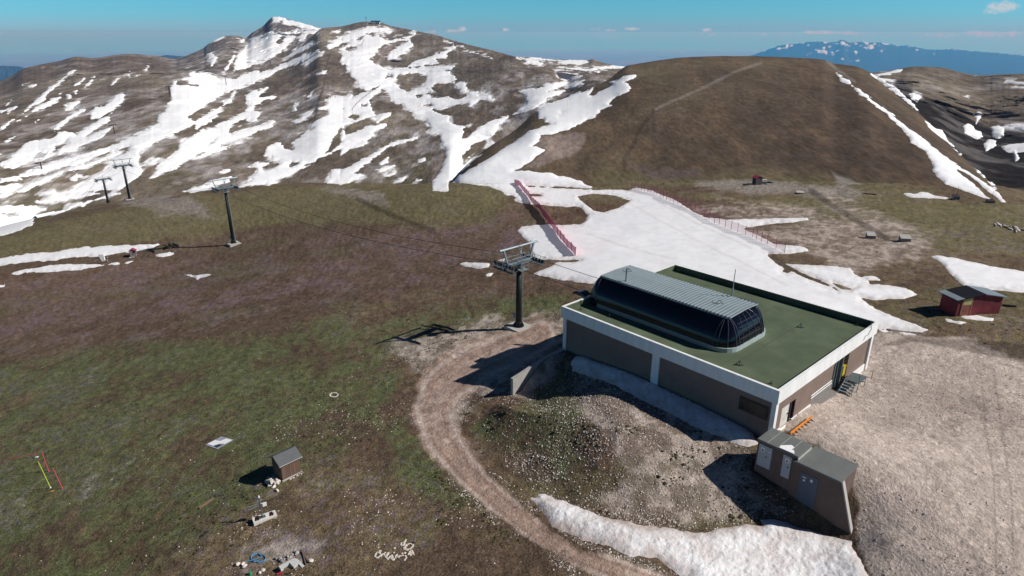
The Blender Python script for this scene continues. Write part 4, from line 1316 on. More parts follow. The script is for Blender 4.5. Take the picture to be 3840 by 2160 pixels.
MB().tube((4.2, -2.2, 3.4), (4.2, -2.2, 5.0), .07).bar((4.2, -2.2, 5.0), (4.7, -2.2, 5.05), .06, .06).build('small_mast', M_GALVD, TM)
for x0, y0 in ((2.3, .3), (15.3, -.6)):
    MB().path([(x0, y0, 3.5), (x0 + .2, y0, 4.0), (x0 + .55, y0, 3.95), (x0 + .2, y0, 4.0), (x0 + .5, y0 + .45, 3.55), (x0, y0, 3.55), (x0 - .4, y0 - .2, 3.6), (x0 - .4, y0 - .2, 3.8)], .022, 5).build('lifting_eye', M_FRAME, TM)
hd = MB()
for k in range(9):
    a, c = R(20 * k), R(20 * (k + 1))
    if k < 8:
        hd.slab([(-1.9 - 1.0 * math.cos(a), -3.6, .1 + .55 * math.sin(a)), (-1.9 - 1.0 * math.cos(c), -3.6, .1 + .55 * math.sin(c)), (-1.9 - 1.0 * math.cos(c), -2.4, .1 + .55 * math.sin(c)), (-1.9 - 1.0 * math.cos(a), -2.4, .1 + .55 * math.sin(a))], (0, 0, .06))
hd.build('mouth_hood', paint('dark_hood', (.06, .055, .055), .5), TM)
for y in (-3.0, 2.5):
    MB().bar((-2.9, y, .1), (.4, y, .05), .3, .3).build('guide_rail', M_GALVD, TM)

# roof anchors and their line
GRP = 'safety anchors on the green roof'


def anchor(u, v, label, h=.35, big=False):
    p_ = at_height(u, v, ZR)
    t = thing('roof_anchor', label, 'roof anchor', tuple(p_), ROTB + .4, GRP)
    b_ = MB().tube((0, 0, 0), (0, 0, h), .04)
    if big:
        b_.path([(-.35, 0, 0), (0, 0, h), (.25, .3, 0)], .035).bar((-.5, -.1, .03), (.4, .1, .03), .12, .05)
    b_.build('post', M_GALVD, t)
    MB().box(-.15, .15, -.15, .15, 0, .03).build('foot_plate', M_FRAME, t)
    return p_


z4 = lambda x_, y_: (2080 + x_ * K, 940 + y_ * K)
anchor(*z4(225, 388), 'small roof post by the left end of the terminal skirt')
anchor(*z4(195, 442), 'small roof post nearest the left corner of the fascia')
anchor(*z4(412, 500), 'small roof post between the terminal skirt and the long front')
q1_ = anchor(*z4(1395, 866), 'braced roof post in front of the terminal end, holding the cable', .55, True)
anchor(*z4(1632, 1004), 'small roof post at the front corner of the green roof')
q2_ = anchor(*z4(1855, 580), 'braced roof post right of the glass end, holding the cable', .55, True)
anchor(*z4(2280, 566), 'small roof post in the right corner of the green roof')
anchor(*z4(938, 166), 'small roof post in the far corner of the green roof')
tag(MB().path([tuple(q1_ + np.array([0, 0, .5])), tuple(q2_ + np.array([0, 0, .5]))], .018).build('safety_line', M_FRAME), 'thin cable strung between the two braced roof posts', 'cable')
pa_, pb_ = at_height(*z4(655, 566), ZR), at_height(*z4(712, 528), ZR + .3)
tag(MB().tube(tuple(pa_), tuple(pb_), .04).build('steel_rod', M_FRAME), 'short dark rod leaning against the terminal skirt', 'rod')

# ------------------------------------------------------------------ retaining wall and switch rooms
t = MB()
ys = [.1, -2, -3.5, -5, -6.4, -7.6]
zt_ = [-.85, -.95, -1.15, -1.55, -2.0, -2.35]
xo = [.2, .15, .05, -.1, -.3, -.5]
for i in range(5):
    t.add([(xo[i], ys[i], -7), (xo[i] + .38, ys[i], -7), (xo[i] + .38, ys[i], zt_[i]), (xo[i], ys[i], zt_[i]), (xo[i + 1], ys[i + 1], -7), (xo[i + 1] + .38, ys[i + 1], -7), (xo[i + 1] + .38, ys[i + 1], zt_[i + 1]), (xo[i + 1], ys[i + 1], zt_[i + 1])],
          [(0, 3, 7, 4), (1, 5, 6, 2), (3, 2, 6, 7)] + ([(4, 7, 6, 5)] if i == 4 else []) + ([(0, 1, 2, 3)] if i == 0 else []))
o = t.build('retaining_wall', M_CONC)
o.location, o.rotation_euler = b3(0, 0, 0), (0, 0, ROTB)
tag(o, 'curved concrete wing wall holding the mound beside the station', 'retaining wall')

M_CABR = paint('grey_roof_sheet', (.135, .145, .138), .7, amp=.1, scale=.9)
M_DOORG = paint('grey_door', (.42, .44, .46), .5, amp=.06)
M_SIGN = paint('white_sign', (.75, .74, .72), .5)
M_SIGNR = paint('red_sign_mark', (.5, .04, .05), .5)
M_SIGNK = paint('black_sign_mark', (.02, .02, .02), .5)
M_CABW = paint('dark_brown_render', (.15, .105, .09), .8, amp=.14, scale=1.2, spec=.15)
t = thing('switch_room', 'small brown switch room with two pale grey doors and seamed roof', 'utility cabin', b3(27.4, -3.85, 0), ROTB)
MB().box(.06, 3.59, .06, 2.5, -4, 1.42).build('wall', M_CABW, t)
r_ = MB().box(0, 3.65, 0, 2.55, 1.42, 1.6).build('roof', M_CABR, t)
sm = MB()
for x in (.9, 1.85, 2.8):
    sm.box(x - .015, x + .015, .02, 2.53, 1.6, 1.612)
sm.build('seam', M_CONC, r_)
MB().box(3.59, 3.68, .02, 2.55, 1.2, 1.42).build('roof_edge', M_CONC, t)
for x0, x1 in ((.22, 1.42), (2.42, 3.15)):
    d = MB().box(x0, x1, .02, .07, -.95, 1.2).build('door', M_DOORG, t)
    MB().box(x0 + .5 * (x1 - x0) + .1, x0 + .5 * (x1 - x0) + .2, -.01, .02, .1, .22).build('handle', M_SIGNK, d)
    MB().box(x0 + .2, x0 + .55, .008, .02, .52, .98).build('sign', M_SIGN, d)
    c_ = x0 + .37
    MB().add([(c_ - .12, .004, .62), (c_ + .12, .004, .62), (c_, .004, .84)], [(0, 1, 2)]).build('warning_triangle', M_SIGNR if x0 > 2 else M_SIGNK, d)
    MB().box(x0 + .68 * (x1 - x0), x0 + .92 * (x1 - x0), .008, .02, .72, .8).build('sign', M_SIGN, d)
sp_ = [(1.95, .03), (3.25, .06), (3.05, .5), (2.75, .55), (2.8, 1.0), (2.5, 1.15), (2.2, .8), (1.9, .4)]
s_ = MB().prism(sp_, 1.6, 1.66).build('roof_snow', M_SNOW)
s_.location, s_.rotation_euler = b3(27.4, -3.85, 0), (0, 0, ROTB)
kind(s_, 'stuff')['label'] = 'thin snow scrap on the grey cabin roof'
t = thing('transformer_room', 'brown transformer room set in the bank, dark blue door, flat grey roof', 'utility cabin', b3(30.75, -4.0, 0), ROTB)
MB().box(.31, 3.9, .06, 3.3, -5.5, 1.02).box(0.02, .31, .06, .12, -5.5, 1.02).build('wall', M_CABW, t)
MB().box(.31, 3.95, 0, 3.4, 1.02, 1.2).box(-.05, .31, -.02, .14, 1.02, 1.2).build('roof', M_CABR, t)
MB().add([(3.9, .05, -6), (5.75, .05, -6), (5.75, .05, -4.2), (3.96, .05, 1.12), (3.9, .05, 1.12), (3.9, .4, -6), (5.75, .4, -6), (5.75, .4, -4.2), (3.96, .4, 1.12), (3.9, .4, 1.12)],
         [(0, 1, 2, 3, 4), (9, 8, 7, 6, 5), (1, 6, 7, 2), (2, 7, 8, 3), (3, 8, 9, 4)]).build('wing_wall', M_CABW, t)
MB().slab([(3.96, .03, 1.14), (5.77, .03, -4.2), (5.77, .44, -4.2), (3.96, .44, 1.14)], (.09, 0, .05)).build('wing_coping', M_CONC, t)
d = MB().box(.75, 2.25, .02, .07, -2.7, .45).build('door', paint('dark_blue_door', (.07, .095, .14), .5, amp=.08), t)
MB().box(.95, 1.28, .008, .02, .02, .1).box(1.62, 1.82, .008, .02, -.1, .14).build('sign', M_SIGN, d)
MB().add([(1.0, .006, -.3), (1.26, .006, -.3), (1.13, .006, -.08)], [(0, 1, 2)]).build('warning_triangle', M_SIGN, d)

# orange rail lying by the wall
pa_, pb_ = hit(2962, 1638), hit(3042, 1574)
d_ = Vector(pb_ - pa_)
t = thing('orange_rail', 'long orange rail with dark pegs lying on the gravel by station', 'rail', tuple(pa_), math.atan2(d_.y, d_.x))
L_ = d_.length
MB().bar((0, 0, .3), (L_, 0, .3 + d_.z), .10, .26).build('bar', paint('orange_paint', (.75, .25, .02), .5), t)
pg = MB()
for k in range(7):
    x = L_ * (k + .5) / 7
    pg.bar((x, -.45, .08), (x, .1, .3), .12, .07)
pg.build('peg', M_FRAME, t)

# ------------------------------------------------------------------ chairlift towers on the line of the terminal
SIDE = Vector((E2[0], N2[0], 0)).normalized()        # world +x seen in the line's frame


def tower(u, v, h, label, pad=True, frame=2.4, plate=False, r0=.47):
    # on the vertical plane through the axis of the terminal
    P0 = bf(0, 8.7)
    r = rays(u, v)
    s = (P0 @ N2) / (r[0] * N2[0] + r[1] * N2[1])
    X = np.array([r[0] * s, r[1] * s, CZ + r[2] * s])
    t = thing('lift_tower', label, 'lift tower', tuple(X), ROTB, 'chairlift towers down the meadow')
    if pad:
        MB().box(-1.65, 1.65, -1.55, 1.55, -1.2, .26).build('concrete_pad', M_CONC, t)
    MB().tube((0, 0, -.6), (0, 0, h - .15), r0, r0 * .78, 20).build('pole', M_POLE, t, True)
    fl = MB().tube((0, 0, .26), (0, 0, .42), r0 + .32, k=20).tube((0, 0, .3), (0, 0, 1.15), r0 + .12, r0 + .02, 16)
    for k in range(10):
        a = 2 * math.pi * k / 10
        fl.bar((math.cos(a) * (r0 + .05), math.sin(a) * (r0 + .05), .8), (math.cos(a) * (r0 + .28), math.sin(a) * (r0 + .28), .3), .05, .3)
    fl.build('base_flange', M_POLE, t)
    S_ = SIDE
    T_ = Vector((-S_.y, S_.x, 0))
    ld = MB()
    for sg in (-1, 1):
        ld.tube(S_ * (r0 + .16) + T_ * .2 * sg + Vector((0, 0, .9)), S_ * (r0 + .05) + T_ * .2 * sg + Vector((0, 0, h + .4)), .03, k=5)
    z = 1.0
    while z < h + .3:
        ld.tube(S_ * (r0 + .12) - T_ * .2 + Vector((0, 0, z)), S_ * (r0 + .12) + T_ * .2 + Vector((0, 0, z)), .028, k=5)
        z += .32
    ld.build('ladder', M_GALV, t)
    if plate:
        pl = -S_ * (r0 + .1)
        MB().box(pl.x - .22, pl.x + .05, pl.y - .22, pl.y + .05, 1.6, 2.15).build('number_plate', M_BLUE, t)
    MB().box(-.22, .22, -2.75, 2.75, h - .3, h + .22).build('crossarm', M_GALV, t)
    for sx in (-.62, .62):
        MB().box(min(sx, sx * .42), max(sx, sx * .42), -2.5, 2.5, h - .1, h - .05).build('arm_walkway', M_GALVD, t)
        rr_ = MB()
        for y in (-2.5, -1.7, -.85, 0, .85, 1.7, 2.5):
            rr_.tube((sx, y, h - .1), (sx, y, h + .9), .028, k=5)
        rr_.tube((sx, -2.5, h + .9), (sx, 2.5, h + .9), .03, k=5).tube((sx, -2.5, h + .4), (sx, 2.5, h + .4), .025, k=5)
        rr_.build('arm_railing', M_GALV, t)
    if frame:
        fr = MB()
        for sg in (-1, 1):
            fr.bar((0, 2.2 * sg, h + .2), (0, 2.95 * sg, h + frame), .22, .24)
        fr.tube((0, -3.7, h + frame), (0, 3.7, h + frame), .16, k=10)
        fr.build('lifting_frame', M_GALV, t)
    tl_ = MB()
    for sg in (-1, 1):
        tl_.tube((.45, .2 * sg, h), (.3, .2 * sg, h + max(frame, 1.6) + .3), .03, k=5)
    for k in range(9):
        z = h + .3 + k * (max(frame, 1.6)) / 9
        tl_.tube((.42, -.2, z), (.42, .2, z), .025, k=5)
    tl_.box(.38, .44, -.13, .13, h + frame * .6, h + frame * .6 + .4)
    tl_.build('top_ladder', M_GALV, t)
    for sg in (-1, 1):
        y = 2.55 * sg
        tr = MB().bar((-2.35, y, h - .18), (2.35, y, h - .18), .22, .2)
        for x in (-1.75, -.6, .6, 1.75):
            tr.bar((x - .45, y, h - .02), (x + .45, y, h - .02), .12, .14)
        tr = tr.build('sheave_train', M_GALVD, t)
        for k in range(8):
            x = -2.28 + k * .651
            MB().tube((x, y - .07, h + .08), (x, y + .07, h + .08), .235, k=14).build('wheel', M_RUBBER, tr)
        yo = y + .62 * sg
        MB().box(-2.3, 2.3, min(yo, yo - .55 * sg), max(yo, yo - .55 * sg), h - .62, h - .57).box(-.1, .1, min(y, yo), max(y, yo), h - .6, h - .2).build('catwalk', M_GALVD, t)
        ra = MB()
        for x in (-2.3, -1.15, 0, 1.15, 2.3):
            ra.tube((x, yo, h - .6), (x, yo, h + .5), .03, k=5)
        ra.tube((-2.3, yo, h + .5), (2.3, yo, h + .5), .03, k=5).tube((-2.3, yo, h - .05), (2.3, yo, h - .05), .025, k=5)
        ra.build('railing', M_GALV, t)
        MB().box(-.28, .28, 1.0 * sg - .7, 1.0 * sg + .7, h + .24, h + .28).build('walkway', M_GALVD, t)
    ca = MB()
    for x in (.35, 1.25):
        for y in (-.7, .7):
            ca.tube((x, y, h - .9), (x, y, h + .75), .03, k=5)
    for z in (h - .3, h + .2, h + .75):
        ca.path([(.35, -.7, z), (1.25, -.7, z), (1.25, .7, z), (.35, .7, z)], .028, 5)
    ca.box(.3, 1.3, -.75, .75, h - .95, h - .9)
    ca.build('work_cage', M_GALV, t)
    return X, h


TW = [tower(1945, 1228, 10.3, 'dark lift tower nearest the station, on a pale concrete pad', plate=True),
      tower(876, 914, 15.6, 'tall dark lift tower alone on the meadow, long shadow behind two snow strips', plate=True),
      tower(487, 747, 13.2, 'lift tower on the brow of the meadow, right one of the pair'),
      tower(405, 757, 10.0, 'shorter lift tower just beyond the brow, left one of the pair', pad=False, frame=0)]
for sg, nm in ((-1, 'nearer'), (1, 'farther')):
    pts = [(-1.0, 8.7 + 2.5 * sg, ZR + .45)]
    for X, h in TW:
        s = (X[:2] - A2) @ E2
        pts.append((s, 8.7 + 2.5 * sg, X[2] + h + .32))
    s4, _, z4_ = pts[-1]
    pts.append((s4 - 90, 8.7 + 2.5 * sg, z4_ - 32))
    c_ = MB()
    for a, b in zip(pts[:-1], pts[1:]):
        n_ = max(2, int(abs(a[0] - b[0]) / 4))
        L_ = abs(a[0] - b[0])
        q = []
        for k in range(n_ + 1):
            f_ = k / n_
            sag = 4 * f_ * (1 - f_) * L_ * L_ / 5200
            q.append(b3(a[0] + (b[0] - a[0]) * f_, a[1], a[2] + (b[2] - a[2]) * f_ - sag))
        c_.path(q, .035, 5)
    tag(c_.build('haul_rope', paint('steel_rope_' + nm, (.05, .045, .045), .6)), ('left hand ' if sg < 0 else 'right hand ') + 'steel rope running from the terminal over the lift towers', 'cable', 'ropes of the chairlift')

# ------------------------------------------------------------------ netting along the ski run
def net_mat(name, col, alpha):
    m, t, b = new_mat(name, .7)
    b.inputs['Base Color'].default_value = (*col, 1)
    tr = nd(t, 'ShaderNodeBsdfTransparent')
    mx = nd(t, 'ShaderNodeMixShader')
    mx.inputs[0].default_value = alpha
    t.links.new(tr.outputs[0], mx.inputs[1])
    t.links.new(b.outputs[0], mx.inputs[2])
    t.links.new(mx.outputs[0], t.nodes['Material Output'].inputs[0])
    return m


def fence(pts, hgt, mat, pmat, label, rad):
    H_ = [hit(u, v) for u, v in pts]
    o0 = H_[len(H_) // 2]
    t = thing('safety_fence', label, 'fence', tuple(o0))
    V, F = [], []
    for i, p_ in enumerate(H_):
        q = Vector(p_ - o0)
        lean = Vector((random.uniform(-.08, .08), random.uniform(-.08, .08), 0))
        q.z += .2
        MB().tube(q - Vector((0, 0, .6)), q + Vector((0, 0, hgt + .12)) + lean, rad, k=6).build('post', pmat, t)
        V += [q + Vector((0, 0, .05)), q + Vector((0, 0, hgt)) + lean]
        if i:
            F.append((2 * i - 2, 2 * i, 2 * i + 1, 2 * i - 1))
    # the net sags a little between the posts
    V2, F2 = [], []
    for i in range(len(H_) - 1):
        for k in range(5):
            f_ = k / 4
            sg = .12 * 4 * f_ * (1 - f_)
            V2 += [V[2 * i].lerp(V[2 * i + 2], f_), V[2 * i + 1].lerp(V[2 * i + 3], f_) - Vector((0, 0, sg))]
        n0 = i * 10
        F2 += [(n0 + 2 * k, n0 + 2 * k + 2, n0 + 2 * k + 3, n0 + 2 * k + 1) for k in range(4)]
    MB().add(V2, F2).build('net', mat, t)
    return t


M_NETR = net_mat('red_net', (.78, .03, .17), .80)
M_NETP = net_mat('faded_pink_net', (.50, .10, .19), .30)
fp = [(120, 222), (135, 224), (150, 228), (168, 231), (185, 236), (205, 250), (222, 278), (245, 312), (270, 347), (300, 378), (330, 415), (352, 457), (380, 492), (412, 525), (442, 551), (470, 576), (497, 605), (522, 645), (546, 688), (572, 714), (602, 748), (632, 795), (664, 843), (712, 905), (762, 982), (808, 1042), (862, 1102), (912, 1176), (980, 1226), (1036, 1300)]
fence([(1900 + x * .2484, 640 + y * .2484) for x, y in fp], 1.62, M_NETR, paint('dark_red_post', (.30, .02, .05), .5), 'bright red safety net fence leading down to the lower end of the run', .05)
fp = [(30, 125), (80, 133), (130, 140), (180, 148), (230, 156), (280, 170), (325, 185), (370, 200), (415, 215), (462, 238), (512, 262), (560, 288), (615, 310), (668, 328), (728, 346), (795, 378), (852, 400), (918, 432), (988, 470), (1055, 510), (1130, 550), (1204, 590), (1280, 645), (1355, 667), (1445, 708), (1530, 746), (1632, 778), (1748, 825), (1855, 862), (1912, 894), (1990, 932), (2080, 964), (2210, 1032), (2340, 1088)]
fence([(2360 + x * .24845, 680 + y * .24845) for x, y in fp], 1.75, M_NETP, paint('brown_grey_post', (.10, .055, .06), .6), 'pale pink see-through net fence on the far edge of the run', .04)

# ------------------------------------------------------------------ small wooden hut with its heap of stones
WOOD = paint('weathered_planks', (.15, .088, .062), .85, amp=.5, scale=1.0, streak=(9, 9, .5))
SHEET = paint('bitumen_sheet', (.10, .105, .11), .7, amp=.15, scale=1.5)
hp = hit(1061, 1806)
h2 = hit(1129, 1769)
hr = math.atan2(h2[1] - hp[1], h2[0] - hp[0])
t = thing('wooden_hut', 'little weathered plank hut with grey gable roof beside white stones', 'hut', tuple(hp), hr)
HL = math.hypot(h2[0] - hp[0], h2[1] - hp[1])
w = MB().box(0, HL, 0, 1.9, -.3, 2.0)
w.add([(0, 0, 2.0), (0, 1.9, 2.0), (0, .95, 2.5), (HL, 0, 2.0), (HL, 1.9, 2.0), (HL, .95, 2.5)], [(0, 2, 1), (3, 4, 5)])
w.build('wall', WOOD, t)
bt = MB()
for k in range(10):
    x = .08 + k * (HL - .16) / 9
    bt.box(x - .02, x + .02, -.025, 0, .12, 1.98)
bt.build('batten', paint('pale_batten', (.16, .12, .10), .85), t)
rf = MB()
rf.slab([(-.25, -.25, 1.88), (HL + .22, -.25, 1.88), (HL + .22, .95, 2.54), (-.25, .95, 2.54)], (0, 0, .06))
rf.slab([(-.25, .95, 2.54), (HL + .22, .95, 2.54), (HL + .22, 2.15, 1.88), (-.25, 2.15, 1.88)], (0, 0, .06))
rf.build('roof', SHEET, t)
MB().bar((-.25, -.27, 1.90), (HL + .22, -.27, 1.90), .03, .08).build('eave_trim', M_CONC, t)
MB().bar((-.1, -.12, .06), (HL + .1, -.12, .06), .12, .2).build('sill_board', M_CONC, t)
for k in range(9):
    a = .5 + k * .18
    p_ = (hp[0] + math.cos(hr) * (a) + math.sin(hr) * (.35 + .2 * random.random()), hp[1] + math.sin(hr) * a - math.cos(hr) * (.35 + .2 * random.random()))
    z = float(z_ground(*p_) + relief(*p_, 60.0))
    tag(MB().rock((0, 0, 0), .13, .8, 900 + k).build('rock', M_STONE if k % 2 else M_CONCD), 'small rough stone under the lit long side of the plank hut', 'stone', 'stones along the foot of the plank hut').location = (*p_, z + .05)
random.seed(11)
for k in range(46):
    f_ = random.random()
    u, v = 1003 + 50 * random.random() ** .9 - 8, 1815 + random.gauss(0, 9) - 4
    p_ = hit(u, v)
    lay = max(0, .55 - .02 * math.hypot((u - 1025) * .9, (v - 1815) * 1.6)) * random.random()
    r_ = random.uniform(.12, .27)
    o = MB().rock((0, 0, 0), r_, .8, 1200 + k).build('stone', M_STONE)
    o.location = (p_[0], p_[1], p_[2] + r_ * .35 + lay)
    tag(o, 'pale stone in the white heap left of the plank hut', 'stone', 'heap of pale stones by the hut')

# concrete block with a mast
pa_, pb_ = hit(954, 1976), hit(1040, 1938)
d_ = pb_ - pa_
t = thing('weather_mast', 'galvanised mast bolted on a white concrete block, low in the meadow', 'mast', tuple(pa_), math.atan2(d_[1], d_[0]))
L_ = math.hypot(d_[0], d_[1])
MB().box(0, L_, 0, .85, -.3, .38).build('concrete_block', paint('white_concrete', (.66, .63, .57), .8, amp=.1, scale=3), t)
MB().box(.5 * L_ - .5, .5 * L_ + .1, .25, .65, .38, .41).tube((.42 * L_, .45, .38), (.40 * L_, .47, 2.55), .085, .06, 10).build('post', M_GALVD, t)
MB().path([(.40 * L_, .47, 1.9), (.40 * L_ - 1.0, .8, 1.65)], .04).path([(.40 * L_, .47, 1.7), (.40 * L_ - 1.0, .7, 1.42)], .04).path([(.40 * L_, .47, 1.9), (.4 * L_ + .45, .4, 1.75)], .05).path([(.40 * L_ - .2, .47, 2.2), (.4 * L_ + .25, .5, 2.25)], .04).build('bracket', M_GALV, t)
for xx in (.12, .74):
    MB().bar((L_ * xx, .15, .41), (L_ * xx + .1, .7, .41), .12, .06).bar((L_ * (xx + .1), .15, .41), (L_ * (xx + .1), .7, .41), .12, .06).bar((L_ * xx, .42, .41), (L_ * xx + .34, .42, .41), .12, .06).build('bolt_plate', M_FRAME, t)
MB().box(.4 * L_ + .2, .4 * L_ + .55, .3, .5, 1.55, 1.85).tube((.4 * L_, .47, 2.55), (.4 * L_, .47, 2.75), .1, .06).build('sensor', M_SIGN, t)

# sheet, poles, plank and builders' leftovers in the grass
q = [hit(*p_) for p_ in ((769, 1671), (815, 1687), (876, 1651), (831, 1640))]
o0 = q[0]
t = thing('tarpaulin', 'grey sheet with white snow scraps lying flat in the grass', 'sheet', tuple(o0))
MB().slab([Vector(p_ - o0) + Vector((0, 0, .03)) for p_ in q], (0, 0, .06)).build('sheet', paint('grey_sheet', (.32, .34, .40), .6), t)
lerp2 = lambda a, b: Vector((q[0] + (q[1] - q[0]) * a + (q[3] - q[0]) * b) - o0)
MB().slab([lerp2(.08, .08) + Vector((0, 0, .1)), lerp2(.5, .1) + Vector((0, 0, .1)), lerp2(.62, .35) + Vector((0, 0, .1)), lerp2(.9, .5) + Vector((0, 0, .1)), lerp2(.9, .95) + Vector((0, 0, .1)), lerp2(.5, .92) + Vector((0, 0, .1)), lerp2(.45, .6) + Vector((0, 0, .1)), lerp2(.1, .55) + Vector((0, 0, .1))], (0, 0, .05)).build('snow_scrap', M_SNOW, t)
MB().slab([lerp2(.55, .12) + Vector((0, 0, .1)), lerp2(.9, .08) + Vector((0, 0, .1)), lerp2(.9, .4) + Vector((0, 0, .1)), lerp2(.66, .32) + Vector((0, 0, .1))], (0, 0, .02)).build('dark_fold', paint('dark_sheet', (.03, .05, .06), .5), t)


def up_at(u, v, base):
    r = rays(u, v)
    s = base[1] / r[1]
    return Vector((r[0] * s, base[1], CZ + r[2] * s))


M_PR = paint('faded_red_pole', (.62, .07, .12), .5)
M_PY = paint('lime_pole', (.50, .66, .03), .5)
GP = 'slalom poles at the left edge'
for (ub, vb), (ut, vt), m_, lab, fac in (((190, 1831), (143, 1731), M_PY, 'lime yellow slalom pole standing in a white foot', True), ((233, 1831), (199, 1757), M_PR, 'red slalom pole standing right of the lime pole', False), ((183, 1768), (156, 1694), M_PR, 'red slalom pole standing behind the lime pole', False)):
    b_ = hit(ub, vb)
    tp = up_at(ut, vt, b_) - Vector(b_)
    t = thing('slalom_pole', lab, 'ski pole', tuple(b_), 0, GP)
    MB().tube((0, 0, 0), tp, .045, .035, 8).build('shaft', m_, t)
    MB().tube((0, 0, -.05), (0, 0, .14), .11, .06).build('foot', M_SIGN if fac else M_PR, t)
b_ = hit(136, 1716)
t = thing('slalom_pole', 'bent red slalom pole with its top fallen over to the left', 'ski pole', tuple(b_), 0, GP)
MB().path([Vector((0, 0, 0)), up_at(132, 1702, b_) - Vector(b_), up_at(84, 1712, b_) - Vector(b_), up_at(40, 1722, b_) - Vector(b_)], .04, 8).build('shaft', M_PR, t)
MB().box(-.1, .25, -.12, .12, -.05, .12).build('foot', M_SIGN, t)
b_ = hit(189, 1848)
tag(MB().slab([(0, 0, .05), (.35, .1, .1), (.3, .25, .12), (.05, .2, .06)], (0, 0, .04)).build('orange_flag', paint('orange_flag', (.75, .35, .02), .5)), 'scrap of orange cloth in grass below the lime slalom pole', 'flag').location = tuple(b_)
pa_, pb_ = hit(748, 1910), hit(801, 1873)
tag(MB().bar((0, 0, .08), tuple(pb_ - pa_ + np.array([0, 0, .08])), .16, .12).build('plank', paint('brown_plank', (.22, .12, .09), .8)), 'brown plank lying alone in the grass', 'plank').location = tuple(pa_)

dz = lambda x_, y_: (860 + x_ * .1475, 2040 + y_ * .1475)
zz_ = float(hit(*dz(1600, 560))[2])
sl = [at_height(*dz(*p_), zz_ + .25) for p_ in ((1250, 560), (1640, 360), (1730, 372), (1915, 555), (1850, 605), (1760, 500), (1640, 590), (1530, 470), (1370, 560), (1372, 600), (1310, 645))]
o0 = sl[0]
o = MB().prism([(p_[0] - o0[0], p_[1] - o0[1]) for p_ in sl], -.25, 0).build('paving_remnant', paint('pale_slab', (.52, .53, .52), .85, amp=.18, scale=6))
o.location = tuple(o0)
tag(o, 'broken angular pale slab over a dark pit by the lower edge', 'slab')
random.seed(5)
for k in range(26):
    f_ = k / 25
    u, v = dz(1230 + 520 * f_ + random.gauss(0, 30), 440 - 220 * f_ + random.gauss(0, 32))
    p_ = hit(u, v)
    o = MB().rock((0, 0, 0), random.uniform(.08, .2), .8, 1500 + k).build('rubble_lump', M_CONC if k % 3 else M_CONCD)
    o.location = (p_[0], p_[1], p_[2] + .06)
    tag(o, 'grey rubble lump in the row behind the broken slab', 'rubble', 'rubble behind the broken slab')
for a, b, lab, m_, w_ in (((1825, 175), (1990, 430), 'weathered beam lying right of the broken slab', 'brown_plank2', .12), ((1850, 170), (1950, 545), 'thin weathered lath lying beside the longer beam', 'brown_plank3', .08), ((1220, 805), (1345, 745), 'short red bar at the lower edge by the slab', 'red_bar', .14)):
    pa_, pb_ = hit(*dz(*a)), hit(*dz(*b))
    o = MB().bar((0, 0, .08), tuple(pb_ - pa_ + np.array([0, 0, .08])), w_, .1).build('red_bar' if 'red' in m_ else 'timber', M_RED if 'red' in m_ else paint(m_, (.17, .12, .10), .85))
    o.location = tuple(pa_)
    tag(o, lab, 'bar' if 'red' in m_ else 'timber')
hs = []
for k in range(60):
    a = k / 59 * 4 * math.pi
    x_, y_ = (740 + 185 * math.cos(a), 380 + 108 * math.sin(a)) if k < 34 else (690 + 140 * math.cos(a), 360 + 95 * math.sin(a))
    hs.append((x_, y_))
hs += [(540, 440), (450, 470), (370, 510), (340, 560)]
hh = [hit(*dz(*p_)) + np.array([0, 0, .06]) for p_ in hs]
o = MB().path([tuple(p_ - hh[0]) for p_ in hh], .045, 6).build('hose', paint('blue_hose', (.10, .26, .42), .5))
o.location = tuple(hh[0])
tag(o, 'blue hose lying in loops in the grass near lower edge', 'hose')
for k, (x_, y_) in enumerate(((215, 545), (340, 545), (390, 600), (860, 690), (775, 755), (2075, 465))):
    p_ = hit(*dz(x_, y_))
    o = MB().rock((0, 0, 0), .22, .7, 1700 + k).build('stone', M_STONE)
    o.location = (p_[0], p_[1], p_[2] + .1)
    tag(o, 'white stone lying between the blue hose and the broken slab', 'stone', 'white stones near the hose')
p_ = hit(*dz(540, 785))
tag(MB().tube((0, 0, 0), (0, 0, .25), .14, .12, 10).tube((0, 0, .25), (0, 0, .32), .07, .06, 8).build('canister', paint('green_plastic', (.03, .30, .14), .4)), 'small green canister at the lower edge below the hose', 'canister').location = tuple(p_)

# words laid out in white stones, and a ring of stones
LET = ['1660,330 1560,430 1600,520 1490,570 1440,520 1480,430 1550,420', '1580,680 1700,540 1850,480 1980,540 1940,640 1850,710 1700,760 1590,700 1580,680', '540,940 490,880 400,880 310,990 310,1050 380,1100 470,1060 560,1000 650,960 780,850', '500,820 580,780',
       '720,990 780,1080 740,1130', '890,880 820,980 810,1110 860,1140 960,1070 1050,1000 1090,1080 1020,1140 1080,1190 1160,1120', '1280,950 1200,1060 1230,1130', '1300,1040 1340,1070 1440,1000 1430,1060', '1530,980 1520,1040', '1640,1010 1680,1080 1590,1250', '1780,930 1840,840 1920,800 1960,860 1780,960 1900,960 2010,890', '1150,700 1220,700', '1130,860 1160,850', '1500,900 1530,910', '1620,890 1660,900']
lt = MB()
k = 0
for s in LET:
    pp = np.array([[float(c) for c in p_.split(',')] for p_ in s.split()])
    for a, b in zip(pp[:-1], pp[1:]):
        n_ = max(1, int(np.hypot(*(b - a)) / 30))
        for f_ in np.arange(n_) / n_:
            x_, y_ = a + (b - a) * f_
            p_ = hit(1380 + x_ * .0856, 2000 + y_ * .0856)
            lt.rock((p_[0], p_[1], p_[2] + .02), random.uniform(.07, .12), .7, 2000 + k)
            k += 1
kind(lt.build('stone_writing', M_STONE), 'stuff')['label'] = 'words laid out in white stones on the dark turf'
rg = MB()
